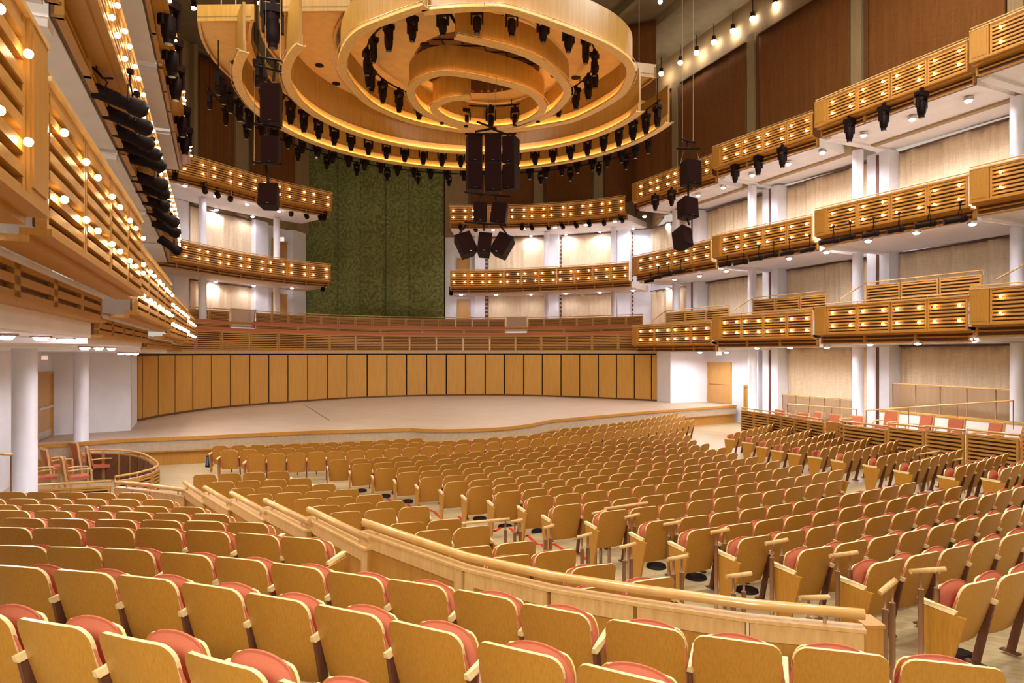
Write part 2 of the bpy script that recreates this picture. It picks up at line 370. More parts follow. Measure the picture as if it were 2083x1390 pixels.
LWD = Vector((-15.6+8.6, 22-5, 0)).normalized(); LWN = Vector((-LWD.y, LWD.x, 0))
struct(wallseg('wall_left', V2(2, -7.37), V2(22, -15.6), -3.75, 4.2, 'white', n=LWN))
struct(wallseg('wall_left_upper', V2(2, -6.4), V2(33, -19.4), 4.2, 17.5, 'pil_up', n=LWN))
struct(wallseg('wall_stage_left', V2(22, -15.6), V2(23.4, -13.75), -2.8, .1, 'white', n=Vector((-.3, .6, 0)).normalized(), t=.3))
mb = MB(); mb.prism([V2(23.4, -13.75), V2(26.4, -15.25), V2(27.5, -16.5), V2(23.4, -16.5)], .95, EYE+.1); struct(mb.build('wall_stage_left', 'white'))
mb = MB(); mb.prism([V2(37.3, 8.35), V2(36.2, 8.84), V2(37.0, 11.17), V2(38.4, 11.6), V2(39, 8.4)], .95, EYE+.1); struct(mb.build('wall_stage_right', 'white'))
struct(wallseg('wall_stage_right', V2(37.0, 11.17), V2(33.6, 12.75), -3.75, .1, 'white', n=CN, t=.3))
# doors
def door(name, P, D, N, px0, px1, z0, z1, bar=False, dbl=False, lab=None):
    a, b = onl(P, D, px0), onl(P, D, px1); d = (b-a).normalized(); w = (b-a).length
    t = bpy.data.objects.new(name, None); col.objects.link(t); t.location = (a.x, a.y, EYE+z0); struct(t)
    mb = MB(); f = .09
    mb.beam(a, a+d*f, .10, N, EYE+z0, EYE+z1); mb.beam(b-d*f, b, .10, N, EYE+z0, EYE+z1); mb.beam(a+d*f, b-d*f, .10, N, EYE+z1-f, EYE+z1)
    mb.build('door_frame', 'trim', t)
    mb = MB(); mb.beam(a+d*f, b-d*f, .045, N, EYE+z0+.02, EYE+z1-f)
    leaf = mb.build('door_leaf', 'door', t)
    if bar:
        mb = MB(); mb.beam(a+d*(f+.05), b-d*(f+.05), .12, N, EYE+z0+.98, EYE+z0+1.06); mb.build('push_bar', 'steel', t)
        mb = MB(); mb.beam(a+d*(f+.03), b-d*(f+.03), .055, N, EYE+z0+.04, EYE+z0+.26); mb.build('kick_plate', 'steel', t)
    if dbl:
        mb = MB(); mb.beam(a+d*f, b-d*f, .055, N, EYE+z0+1.02, EYE+z0+1.05); mb.build('midrail_joint', 'leg', t)
    return t
door('door_1', V2(22, -15.6), LWD, -LWN, 68, 103, -2.8, -.62, bar=True)
SRD = (V2(33.6, 12.75)-V2(37.0, 11.17)).normalized()
door('door_2', V2(37, 11.17), SRD, -CN, 1441, 1489, -2.8, -.52, dbl=True)
door('door_3', V2(37, 11.17), SRD, -CN, 1515, 1527, -3.75, -1.7)
door('door_4', RWS, CD, -CN, 1540, 1568, -3.75, -1.75)
def pdoor(name, pts, px0, px1, z0, z1):
    a, b = onpoly(pts, px0), onpoly(pts, px1); D = (b-a).normalized(); door(name, a, D, Vector((D.y, -D.x, 0)), px0, px1, z0, z1)
pdoor('door_5', RWc, 930, 956, 4.6, 6.9); pdoor('door_6', RWc, 930, 956, 1.7, 3.9)
pdoor('door_7', LW, 552, 588, 4.6, 7.6); pdoor('door_8', LW, 552, 588, 1.7, 4.0)

# pilasters and columns
def pil(name, P, w, dep, z0, z1, mat, N=None, D=None):
    N = N or CN; D = D or CD; mb = MB(); mb.beam(P-D*w/2, P+D*w/2, dep, N, EYE+z0, EYE+z1); return struct(mb.build(name, mat))
cols = [(2070, 21.2), (1745, 26.8), (1530, 32.4), (1375, 38.1)]
def column(p, r, z0, z1):
    mb = MB(); mb.tube([Vector((p.x, p.y, EYE+z0)), Vector((p.x, p.y, EYE+z1))], r, 0, 24); mb.build('column', 'colm')
    o = col.objects[-1]; struct(o)
def column(p, r, z0, z1):
    mb = MB(); mb.tube([Vector((p.x, p.y, EYE+z0)), Vector((p.x, p.y, EYE+z1))], r, 0, 24); struct(mb.build('column', 'colm'))
for i, (px, d) in enumerate(cols):
    p = W(px, d); p.z = 0
    column(p, .21, -3.75, .3 if i < 2 else .15); column(p, .21, .8, 4.1); column(p, .21, 4.6, 8.35)
    q = p+CN*1.15
    pil('pilaster', q, 1.05, .85, -3.75, 8.4, 'white')
    mb = MB(); mb.beam(q-CD*.06-CN*.03, q+CD*.06-CN*.03, .05, CN, EYE-3.7, EYE+8.3); struct(mb.build('pilaster_joint', 'leg'))
    pil('pilaster', p-CN*.12, .48, .3, 8.8, 15.9, 'pil_up')
column(W(50, 14.2), .235, -3.75, .1); column(W(165, 20.6), .21, -3.75, 0)
for px, z0, z1 in ((412, 1.6, 4.1), (563, 1.6, 4.1), (412, 4.6, 8.35), (563, 4.6, 8.35)):
    p = onpoly(offs(LW, -2.0), px); column(p, .2, z0, z1)
for px, z0, z1 in ((1112, 1.6, 4.1), (1248, 1.6, 4.1), (1112, 4.6, 8.35), (1248, 4.6, 8.35)):
    p = onpoly(offs(RWc, -1.7), px); column(p, .19, z0, z1)
def ppil(pts, px0, px1, z0, z1, mat, dep=.5):
    a, b = onpoly(offs(pts, -dep), px0), onpoly(offs(pts, -dep), px1); d = (b-a).normalized(); mb = MB()
    mb.beam(a, b, dep, (-d.y, d.x, 0), EYE+z0, EYE+z1); return struct(mb.build('pilaster', mat))
for a, b in ((520, 546), (596, 622), (355, 384)): ppil(LW, a, b, 1.6, 8.4, 'white')
for a, b in ((966, 986), (1112, 1136), (1256, 1282)): ppil(RWc, a, b, 1.6, 8.4, 'white')
for a, b in ((480, 506), (604, 632), (395, 402)): ppil(LW, a, b, 8.4, 17.5, 'pil_up', .35)
for a, b in ((905, 952), (1086, 1104), (1208, 1226)): ppil(RWc, a, b, 8.4, 17.5, 'pil_up', .35)

# curtains
def curtain(name, a, b, z0, z1, mat, N, label, cat, grp=None, amp=.05, folds=None, wrinkle=.03, seed=0):
    rnd = random.Random(seed); L = (b-a).length; d = (b-a).normalized(); nx = max(16, int(L*17)); nz = 9
    ph = [rnd.random()*6.28 for _ in range(6)]; fr = [rnd.uniform(1.2, 2.2), rnd.uniform(3, 5), rnd.uniform(7, 10)]
    P = []
    for j in range(nz+1):
        v = j/nz; row = []
        for i in range(nx+1):
            s = L*i/nx
            y = amp*(.35*sin(fr[0]*s+ph[0]+.6*v)+.4*sin(fr[1]*s+ph[1]+wrinkle*24*(v-.5)*sin(s+ph[3]))+.38*sin(fr[2]*s+ph[2]+v+1.5*sin(.9*s+ph[4]))+.22*sin(2.3*fr[2]*s+ph[5]))
            p = a+d*s-N*(.08+y); row.append(Vector((p.x, p.y, EYE+z0+(z1-z0)*v)))
        P.append(row)
    mb = MB(); mb.grid(P); o = mb.build(name, mat); sm = o.modifiers.new('cloth_thickness', 'SOLIDIFY'); sm.thickness = .02
    tag(o, label, cat, grp)
    top = MB(); top.beam(a-N*.06, b-N*.06, .1, -N, EYE+z1, EYE+z1+.05); top.build('curtain_track', 'leg', o)
    return o
lev = [(-3.2, .25, 'ground floor'), (1.2, 4.1, 'middle gallery'), (4.7, 8.3, 'upper gallery')]
spans = [(2088, 1828, 'rightmost bay, left of the nearest column'), (1762, 1604, 'bay right of the second wide pier'), (1562, 1440, 'bay between the third column and the far pier'), (1402, 1330, 'far bay beside the curved corner')]
k = 0
pc = [W(px, d) for px, d in cols]
for i, (lo, hi, nm) in enumerate(lev):
    for j in range(4):
        q0 = W(*cols[j]); q0.z = 0; a = q0+CN*1.85+CD*.55
        if j < 3: q1 = W(*cols[j+1]); q1.z = 0; b = q1+CN*1.85-CD*.55
        else: b = a+CD*4.6
        if i == 0 and j == 3: continue
        if i == 0 and j == 2: continue
        curtain('acoustic_curtain', b, a, lo, hi, 'linen', CN, 'beige linen curtain on the right wall, %s level, %s' % (nm, ['nearest bay', 'second bay from the right edge', 'third bay from the right edge', 'farthest bay'][j]), 'curtain', 'beige wall curtains', .10, seed=k); k += 1
    q0 = W(*cols[0]); q0.z = 0; b = q0+CN*1.85-CD*.55; a = b-CD*5
    curtain('acoustic_curtain', b, a, lo, hi, 'linen', CN, 'beige linen curtain cut by the right edge of the photo at %s level' % nm, 'curtain', 'beige wall curtains', .10, seed=k); k += 1
for i, (lo, hi, nm) in enumerate(lev[1:]):
    for px0, px1, w in ((994, 1109, 'left of the middle column'), (1143, 1252, 'right of the middle column')):
        a, b = onpoly(offs(RWc, -.06), px0), onpoly(offs(RWc, -.06), px1); d = (b-a).normalized()
        curtain('acoustic_curtain', a, b, lo+.4, hi, 'linen', Vector((-d.y, d.x, 0)), 'beige linen curtain, curved back wall, %s, %s level' % (w, nm), 'curtain', 'beige wall curtains', .04, seed=k); k += 1
    a, b = onpoly(offs(LW, -.06), 385), onpoly(offs(LW, -.06), 519); d = (b-a).normalized()
    curtain('acoustic_curtain', a, b, lo+.4, hi, 'linen', Vector((-d.y, d.x, 0)), 'beige linen curtain behind the left gallery end, %s level' % nm, 'curtain', 'beige wall curtains', .04, seed=k); k += 1
# dark ladder strips beside curtains
for px in (990, 1139, 1285):
    a, b = onpoly(offs(RWc, -.08), px-3), onpoly(offs(RWc, -.08), px+3); mb = MB(); d = (b-a).normalized(); n = Vector((-d.y, d.x, 0))
    for i in range(22): z = 2.0+i*.29; mb.beam(a, b, .05, n, EYE+z, EYE+z+.18, 0)
    tag(mb.build('louvre_strip', 'dkwood'), 'narrow dark louvre strip on the curved back wall, %s' % {990: 'leftmost of three', 1139: 'middle of three', 1285: 'rightmost of three'}[px], 'louvre')
# brown upper panels
def upper(P, D, N, px0, px1, z0, z1, label, seed):
    a, b = onl(P, D, px0), onl(P, D, px1); curtain('upper_acoustic_banner', a, b, z0, z1, 'brown', N, label, 'acoustic banner', 'brown upper wall banners', .025, seed=seed)
UP = CP-CN*.02
for i in range(-1, 4):
    a = (W(*cols[i]).to_2d().to_3d() if i >= 0 else W(*cols[0]).to_2d().to_3d()-CD*6.1); b = W(*cols[i+1]).to_2d().to_3d() if i < 3 else a+CD*4.6
    a2, b2 = a+CD*.34, b-CD*.55
    o = curtain('upper_acoustic_banner', b2, a2, 8.9, 15.6, 'brown', CN, 'tall brown banner on the upper right wall, %s' % ['at the right edge of the photo', 'widest one right of the middle pier', 'between the two slim piers', 'second from the far corner', 'at the far corner'][i+1], 'acoustic banner', 'brown upper wall banners', .02, seed=40+i)
    m_ = MB(); m_.beam(b2-CD*.0+CD*.02, b2+CD*.22, .06, -CN, EYE+8.9, EYE+15.6, 0); m_.build('edge_louvre', 'dkwood', o)
for px0, px1, w in ((404, 479, 'left of the slim left pier'), (508, 602, 'beside the green curtain on its left')):
    a, b = onpoly(offs(LW, -.1), px0), onpoly(offs(LW, -.1), px1); d = (b-a).normalized()
    curtain('upper_acoustic_banner', a, b, 9.3, 17.2, 'brown', Vector((-d.y, d.x, 0)), 'brown wrinkled banner high on the back wall, %s' % w, 'acoustic banner', 'brown upper wall banners', .04, seed=60+px0)
for px0, px1, w in ((958, 1083, 'behind the loudspeaker cluster'), (1108, 1204, 'between the two far piers'), (1230, 1320, 'far right end of the curve')):
    a, b = onpoly(offs(RWc+[V2(40.5, 9.2)], -.1), px0), onpoly(offs(RWc+[V2(40.5, 9.2)], -.1), px1); d = (b-a).normalized()
    curtain('upper_acoustic_banner', a, b, 10.4, 17.2, 'brown', Vector((-d.y, d.x, 0)), 'brown banner high on the curved back wall, %s' % w, 'acoustic banner', 'brown upper wall banners', .03, seed=60+px0)
# tall hanging brown panel right of the canopy
a = W(1236, 35); b = W(1334, 34); a.z = b.z = 0; N0 = Vector((0, 1, 0))
curtain('hanging_banner', a, b, 11.6, 17.4, 'brown', N0, 'tall vertical brown banner hanging right behind the canopy', 'acoustic banner', None, .03, seed=99)
# green curtain: five flat pleated widths
gl = thing('green_curtain', 'tall dark green embroidered curtain behind the chorus terrace', 'curtain', W(620, 46.9, 1.9))
ge = [(619, 0), (690, .12), (733, .0), (787, .14), (832, .02), (903, .0)]
for (x0, o0), (x1, o1) in zip(ge, ge[1:]):
    a = W(x0, 46.9); b = W(x1, 46.9); a.z = b.z = 0; a.y -= o0*.2; P = []
    for j in range(6):
        P.append([Vector((a.x+(b.x-a.x)*i/16, 46.9-.10*sin(pi*i/16)-(.08 if i in (0,) else 0)-o0, EYE+1.9+(17.3-1.9)*j/5)) for i in range(17)])
    mb = MB(); mb.grid(P); o = mb.build('curtain_width', 'green', gl); o.modifiers.new('cloth_thickness', 'SOLIDIFY').thickness = .04

# ceiling, cornice
mb = MB(); mb.prism([Vector((-26, -2, 0)), Vector((28, -2, 0)), Vector((28, 49, 0)), Vector((-26, 49, 0))], EYE+17.6, EYE+17.9); struct(mb.build('ceiling', 'ceil'))
mb = MB(); a = farc; b = nearc
i0, i1 = a-CN*.12, b-CN*.12
mb.hexa([Vector((p.x, p.y, EYE+z)) for p, z in ((a, 15.7), (b, 15.7), (i1, 17.3), (i0, 17.3), (a, 16.0), (b, 16.0), (i1, 17.6), (i0, 17.6))]); struct(mb.build('trim_4', 'pil_up'))
for k, off in enumerate((3.2, 5.6, 8.2)):
    mb = MB(); mb.beam(farc-CN*off-CD*.5, nearc-CN*off, .35, -CN, EYE+17.1, EYE+17.6); struct(mb.build('ceiling_beam', 'ceil'))
for k, x in enumerate((-12.0, -9.0)):
    mb = MB(); mb.beam(V2(6, x+9), V2(44, x-5), .35, Vector((1, 0, 0)), EYE+17.0, EYE+17.6); struct(mb.build('ceiling_beam', 'ceil'))
def house_light(p, label, r=.10, grp='house lights along the upper walls', e=0):
    t = thing('house_light', label, 'ceiling light', p, 0, grp)
    mb = MB(); mb.tube([(0, 0, .02), (0, 0, .32)], .11, 0, 10); mb.tube([(0, 0, .3), (0, 0, EYE+17.55-p[2])], .02, 0, 5); mb.build('can', 'black', t, world=False)
    mb = MB(); mb.sphere((0, 0, 0), r, 0, 10, 6); mb.build('lamp', 'ceil_lamp', t, world=False)
    if e: lamp('POINT', 'house_bulb', (0, 0, -.15), e, (1, .88, .74), t, .12)
    return t
hl = [(1345, 150), (1384, 127.5), (1417, 107), (1452, 86), (1491, 63), (1531, 38), (1577, 10)]
for i, (x, y) in enumerate(hl): house_light(Wz(x, y, 16.55), 'round ceiling light in the row above the upper right wall, %s from the far end' % ordn(i+1), .14, e=40 if i % 2 == 0 else 0)
for x, y, z, w in ((394, 16, 15.5, 'at the top left beside the string of balcony bulbs'), (518, 109, 14, 'between the two left canopy ends'), (529, 6, 15, 'at the top edge above the left canopy ends'), (701, 55, 14, 'just left of the main canopy ring'), (1343, 3, 17, 'at the top edge right of the canopy')):
    house_light(Wz(x, y, z), 'small bright ceiling light %s' % w, .11, 'scattered ceiling lights')
# ================================================================== balconies
bulb_me = MB().sphere((0, 0, 0), .042, 0, 8, 5).mesh('bulb', 'bulb')
def bay(label, A, B, ztop, h, n, plain=0, plain_at='A', nsl=8, depth=4.4, grille=True, slab=True, bulbs=True, grp=None, slab_drop=.42, rail=True, big=1.0, backrail=False):
    A = Vector((A[0], A[1], 0)); B = Vector((B[0], B[1], 0)); D = (B-A).normalized(); L = (B-A).length; r = atan2(D.y, D.x); N = Vector((-D.y, D.x, 0))
    t = thing('balcony_front', label, 'balcony front', (A.x, A.y, EYE+ztop-h), r, grp)
    x0 = plain if plain_at == 'A' else 0; x1 = L-(plain if plain_at == 'B' else 0)
    w = (x1-x0)/n; me = panel_mesh(w-.03, h, nsl)
    for i in range(n):
        p = link('slat_panel', me, t, (x0+i*w+.015, 0, 0))
        if bulbs:
            for u in (.2, .8):
                for v in (.26, .74): b = link('bulb', bulb_me, p, (w*u, -.05, h*v)); b.scale = (big, big, big)
    if plain:
        q0, q1 = (0, plain) if plain_at == 'A' else (L-plain, L)
        mb = MB(); mb.box((q0, -.02, -.02), (q1-.02, .10, h+.02), 0); mb.box((q0+.05, -.03, .06), (q1-.07, -.02, h-.06), 0)
        mb.box((q0, .1, -.02), (q0+.1, .5, h+.02), 0) if plain_at == 'A' else mb.box((q1-.12, .1, -.02), (q1-.02, .5, h+.02), 0)
        mb.build('corner_panel', 'wood', t, world=False)
    mb = MB(); mb.box((0, -.03, h), (L, .10, h+.035), 0)
    mb.tube([(0, .03, h+.11), (L, .03, h+.11)], .022, 0, 6)
    for i in range(n+1): mb.tube([(x0+i*w, .03, h+.02), (x0+i*w, .03, h+.11)], .012, 0, 5)
    mb.build('cap_rail', 'woodl', t, world=False)
    mb = MB(); mb.box((0, -.03, -.05), (L, .16, 0), 0); mb.box((0, .10, -.10), (L, .34, -.05), 0); mb.build('bottom_trim', 'wood', t, world=False)
    if grille:
        mb = MB(); g = .30
        mb.box((0, .42, -.10-g), (L, .46, -.05), 1)
        k = max(2, round(L/1.7)); ww = L/k
        mb.box((0, .32, -.10-g), (L, .42, -.06-g), 0); mb.box((0, .32, -.12), (L, .42, -.08), 0)
        for i in range(k+1): mb.box((max(0, i*ww-.05), .32, -.10-g), (min(L, i*ww+.05), .42, -.08), 0)
        mb.box((0, .34, -.25), (L, .40, -.20), 0)
        mb.build('soffit_grille', ['wood', 'dkwood'], t, world=False)
    if slab:
        zt = EYE+ztop-h; mb = MB()
        q = [A+N*.48, B+N*.48, B+N*depth, A+N*depth]
        mb.prism(q, zt-slab_drop, zt-.04); struct(mb.build('balcony_slab', 'soffit'))
        mb = MB(); mb.beam(A+N*.5+D*.05, A+N*depth+D*.05, .3, D, zt-slab_drop-.10, zt-slab_drop); struct(mb.build('balcony_beam', 'soffit'))
    return t, D, N, L
FB = [((38.1, 7.05), (32.3, 9.9)), ((31.2, 9.62), (26.5, 12.25)), ((25.5, 11.9), (20.35, 14.3)), ((19.85, 14.0), (13.9, 16.9))]
bn = ['far bay beside the curved corner', 'second bay from the far corner', 'second bay from the right edge', 'nearest bay cut by the right edge']
T1z = [1.5, 1.69, 1.78, 1.92]
for tz, th, nm, ns in ((9.8, .90, 'top gallery', 7), (5.56, .95, 'middle gallery', 7), (None, 1.03, 'lowest gallery', 8)):
    for i, ((d0, x0), (d1, x1)) in enumerate(FB):
        z = tz if tz else T1z[i]
        bay('balcony front with bulbs, right side, %s, %s' % (nm, bn[i]), (x0, d0), (x1, d1), z, th, 4, .55, 'A', ns, 4.35 if tz else 4.2, grp=None)
        if not tz:     # raised back-row balustrade behind the lowest front
            A = V2(d0, x0); B = V2(d1, x1); D = (B-A).normalized(); N = Vector((-D.y, D.x, 0)); A2 = A+N*1.75+D*.9; B2 = B+N*1.75-D*.55
            tt = thing('rear_balustrade', 'unlit rear balustrade above the lowest right gallery, %s' % bn[i], 'balustrade', (A2.x, A2.y, EYE+z-.35), atan2(D.y, D.x))
            L = (B2-A2).length; w = L/3
            for k in range(3): link('slat_panel', panel_mesh(w-.04, .9, 7), tt, (k*w, 0, .3))
            mb = MB(); mb.tube([(0, .03, 1.32), (L, .03, 1.32)], .028, 0, 6); mb.tube([(-.9, -.3, .75), (0, .03, 1.32)], .028, 0, 6)
            for k in range(4): mb.tube([(min(k*w, L), .03, 1.15), (min(k*w, L), .03, 1.32)], .014, 0, 5)
            mb.build('handrail', 'beige_rail', tt, world=False)
            mb = MB(); mb.prism([A+N*1.7, B+N*1.7, B+N*4.2, A+N*4.2], EYE+z-.9, EYE+z-.12); struct(mb.build('gallery_floor', 'white'))
def curve_front(pts, ztop, h, n, labelf, nsl=7, depth=3.5, endret=None):
    P = resample(cr([(x, d, 0) for d, x in pts], 6), n)
    L = sum((b-a).length for a, b in zip(P, P[1:]))
    r0 = atan2(P[1].y-P[0].y, P[1].x-P[0].x)
    t = thing('balcony_front', labelf, 'balcony front', (P[0].x, P[0].y, EYE+ztop-h), 0)
    O = P[0]
    for a, b in zip(P, P[1:]):
        w = (b-a).length; rz = atan2(b.y-a.y, b.x-a.x)
        p = link('slat_panel', panel_mesh(w-.03, h, nsl), t, (a.x-O.x, a.y-O.y, 0), rz)
        for u in (.2, .8):
            for v in (.26, .74): link('bulb', bulb_me, p, (w*u, -.05, h*v))
    z = EYE+ztop
    mb = MB(); mb.strip(offs(P, -.03), offs(P, .1), z, z+.035); mb.tube([Vector((p.x, p.y, z+.11)) for p in P], .022, 0, 6)
    for p in P: mb.tube([Vector((p.x, p.y, z)), Vector((p.x, p.y, z+.11))], .012, 0, 5)
    mb.build('cap_rail', 'woodl', t)
    mb = MB(); mb.strip(offs(P, -.03), offs(P, .16), z-h-.05, z-h); mb.strip(offs(P, .1), offs(P, .34), z-h-.1, z-h-.05); mb.build('bottom_trim', 'wood', t)
    mb = MB(); mb.strip(offs(P, .42), offs(P, .46), z-h-.4, z-h-.05, 1); mb.strip(offs(P, .32), offs(P, .42), z-h-.4, z-h-.36); mb.strip(offs(P, .32), offs(P, .42), z-h-.13, z-h-.09); mb.strip(offs(P, .34), offs(P, .40), z-h-.26, z-h-.21)
    for p, q in zip(offs(P, .32), offs(P, .42)): mb.tube([Vector((p.x, p.y, z-h-.4)), Vector((p.x, p.y, z-h-.1))], .05, 0, 4)
    mb.build('soffit_grille', ['wood', 'dkwood'], t)
    if endret:
        e = P[0] if endret == 'A' else P[-1]; d = (P[1]-P[0] if endret == 'A' else P[-1]-P[-2]).normalized(); n = Vector((-d.y, d.x, 0))
        w = 1.4; me = panel_mesh(w, h, nsl); base = e if endret == 'B' else e+n*w
        link('slat_panel', me, t, (base.x-O.x, base.y-O.y, 0), atan2(n.y, n.x) if endret == 'B' else atan2(-n.y, -n.x))
    mb = MB(); a = offs(P, .48); b = offs(P, depth); mb.strip(a, b, z-h-.42, z-h-.04); struct(mb.build('balcony_slab', 'soffit'))
    return t, P
T3R, P3R = curve_front([(43.55, -4.2), (43.5, -2), (43.4, .08), (42.9, 2.5), (42.0, 5.02), (40.7, 7.1)], 9.8, .98, 9, 'curved balcony front with bulbs, top gallery, right of the green curtain', endret='A')
T2R, P2R = curve_front([(44.2, -4.2), (43.95, -1.2), (43.07, 1.58), (42.1, 4.0), (40.8, 6.3), (40.2, 7.25)], 5.56, 1.05, 10, 'curved balcony front with bulbs, middle gallery, right of the green curtain', endret='A')
T3L, P3L = curve_front([(30.6, -17.4), (31.9, -16.4), (33.8, -15.3), (36.4, -14.0), (37.6, -13.2), (40.1, -11.1)], 9.8, .95, 7, 'bulb-lit slatted balcony front of the top gallery curving to the left of the green curtain', endret='B')
T2L, P2L = curve_front([(31, -17.2), (32.3, -16.5), (35.1, -15.7), (37.6, -14.6), (40, -13.05), (41.5, -11.6)], 5.56, .95, 8, 'bulb-lit slatted balcony front of the middle gallery curving to the left of the green curtain', endret='B')
# left side
def ly1(d): return -1.26-.44*d
lb = ['nearest bay cut by the left edge', 'large bay in the left foreground', 'second bay behind the large one', 'third bay', 'farthest and smallest bay']
L1 = [((.6, -1.42), (4.25, -3.06), 1.98, 1.05, 4, 1.1), ((4.6, -3.30), (9.6, -5.48), 1.93, 1.05, 4, 0), ((9.9, -5.72), (16.0, -8.40), 1.66, 1.03, 4, 0), ((16.3, -8.6), (23.0, -11.5), 1.5, 1.03, 4, 0), ((23.3, -11.7), (28.2, -13.8), 1.42, 1.0, 3, 0)]
for i, ((d0, x0), (d1, x1), z, h, n, pl) in enumerate(L1):
    bay('balcony front with bulbs, lowest left gallery, %s' % lb[i], (x0, d0), (x1, d1), z, h, n, .46 if i == 0 else 0, 'B', 7, .52, grille=False, slab_drop=.10, big=[.62, .72, .85, 1, 1][i])
    # set back lower fascia with pierced slots, and the white ceiling behind it
    A = V2(d0, x0); B = V2(d1, x1); D = (B-A).normalized(); N = Vector((-D.y, D.x, 0)); A2 = A+N*.50; B2 = B+N*.50; zb = z-h
    L = (B2-A2).length; top = EYE+zb-.08; hh = [.33, .33, .28, .25, .25][i]; zs = [.32, .215, .135, .03, -.01][i]
    t = thing('pierced_fascia', 'lower fascia with dark slots under the left gallery, %s' % lb[i], 'fascia', (A2.x, A2.y, top-hh), atan2(D.y, D.x))
    mb = MB(); k = max(3, round(L/1.25)); w = L/k
    mb.box((0, .06, 0), (L, .10, hh), 1); mb.box((0, 0, 0), (L, .06, .07), 0); mb.box((0, 0, hh-.07), (L, .06, hh), 0); mb.box((0, 0, hh/2-.04), (L, .06, hh/2+.04), 0)
    for q in range(k+1): mb.box((max(0, q*w-.09), 0, 0), (min(L, q*w+.09), .06, hh), 0)
    mb.box((0, -.05, -.04), (L, .14, 0), 0); mb.build('slotted_board', ['wood', 'dkwood'], t, world=False)
    mb = MB(); C, E = A+N*.64, B+N*.64; mb.prism([C, E, E+N*4.9, C+N*4.9], EYE+zs, top-.02); struct(mb.build('balcony_slab', 'soffit'))
L2 = [((2.0, -2.5), (8.0, -5.2)), ((8.3, -5.35), (13.6, -7.75)), ((13.9, -7.9), (19.2, -10.3)), ((19.5, -10.45), (25.0, -12.95)), ((25.3, -13.1), (30.4, -15.6))]
for i, ((d0, x0), (d1, x1)) in enumerate(L2):
    bay('balcony front with bulbs, middle left gallery, %s' % (['out of view above', 'nearest visible bay', 'bay behind the row of spotlights', 'bay past the row of spotlights', 'farthest bay'][i]), (x0, d0), (x1, d1), 5.56, .95, 4, 0, 'B', 7, 4.3)
for i, (d0, d1) in enumerate(((8, 13.6), (13.9, 19.2), (19.5, 24.8), (25.1, 30.3))):
    f = lambda d: -1.3-.453*d
    bay('balcony front with bulbs, top left gallery, %s' % (['out of view above', 'nearest visible bay', 'bay beside the hanging dark fixtures', 'farthest bay'][i]), (f(d0), d0), (f(d1), d1), 9.8, .90, 4, 0, 'B', 7, 4.3)

# downlights
dl_h = MB().tube([(0, 0, 0), (0, 0, .10)], .15, 0, 14).mesh('housing', 'steel')
dl_l = MB().tube([(0, 0, -.05), (0, 0, 0.0)], .10, 0, 14, True, [.07, .11]).mesh('lens', 'lens')
def downlight(p, label, e, grp, scale=1.0, real=True):
    t = thing('downlight', label, 'downlight', p, 0, grp)
    a = link('housing', dl_h, t, (0, 0, 0)); b = link('lens', dl_l, t, (0, 0, 0)); a.scale = b.scale = (scale,)*3
    if real: lamp('SPOT', 'downlight_beam', (0, 0, -.08), e*(.4 if p[1] > 38.5 else 1), (.95, .91, 1.0), t, .08, (0, 0, 0), 168, .5)
T3D = [(1970, 205), (1856, 243), (1757, 276), (1673, 311), (1604, 334), (1530, 357), (1471, 382), (1420, 398), (1358, 455), (1311, 441), (1288, 465), (1251, 451), (1220, 471.5), (1191, 457.6), (1151, 477), (1129, 463), (1080, 480), (1066, 466), (1003, 468)]
T3Dl = [(376, 378), (357, 407), (439, 399), (440, 427), (503, 415.5), (514, 441), (567.6, 430)]
T2D = [(1978, 456), (1864, 474), (1766, 490.6), (1681, 513.5), (1605, 526), (1477, 552), (1423, 561.6), (1372, 569), (1358, 587), (1288, 591), (1220, 595), (1151, 597.7), (1080, 599), (1009, 600), (938, 600)]
T2Dl = [(360, 564.7), (439, 574), (516, 581.6), (594, 586.7)]
for lst, z, w, e in ((T3D, 8.34, 'under the top gallery on the right side', 430), (T3Dl, 8.40, 'under the top gallery at the left end', 170), (T2D, 4.09, 'under the middle gallery on the right side', 150), (T2Dl, 4.14, 'under the middle gallery at the left end', 165)):
    for i, (x, y) in enumerate(sorted(lst)):
        downlight(Wz(x, y, z), 'round white downlight %s, %s from the left' % (w, ordn(i+1)), e, 'downlights '+w, real=True)
T1D = [(1375, .03, 37), (1424, .03, 34.6), (1478, .03, 32.8), (1540, .22, 30.5), (1607, .22, 28.4), (1682, .22, 26.5), (1770, .31, 24.3), (1867, .31, 22.2), (1982, .45, 20.6)]
for i, (x, zz, d) in enumerate(T1D):
    downlight(W(x, d, zz), 'bright downlight hanging under the lowest right gallery, %s from the left' % ordn(i+1), 320, 'downlights under the lowest right gallery', 1.0)
T1L = [(11.5, 684, 7.2), (83.5, 687, 8.2), (134, 690, 9.3), (172.7, 708, 12.6), (201, 708.5, 13.6), (226.5, 709, 14.6), (246, 719, 17.6), (262.5, 719.5, 19), (276, 720, 20.5)]
for i, (x, y, d) in enumerate(T1L):
    downlight(W(x, d, (HY-y)*d/F), 'bright downlight hanging under the lowest left gallery, %s from the left' % ordn(i+1), 125, 'downlights under the lowest left gallery', .8)
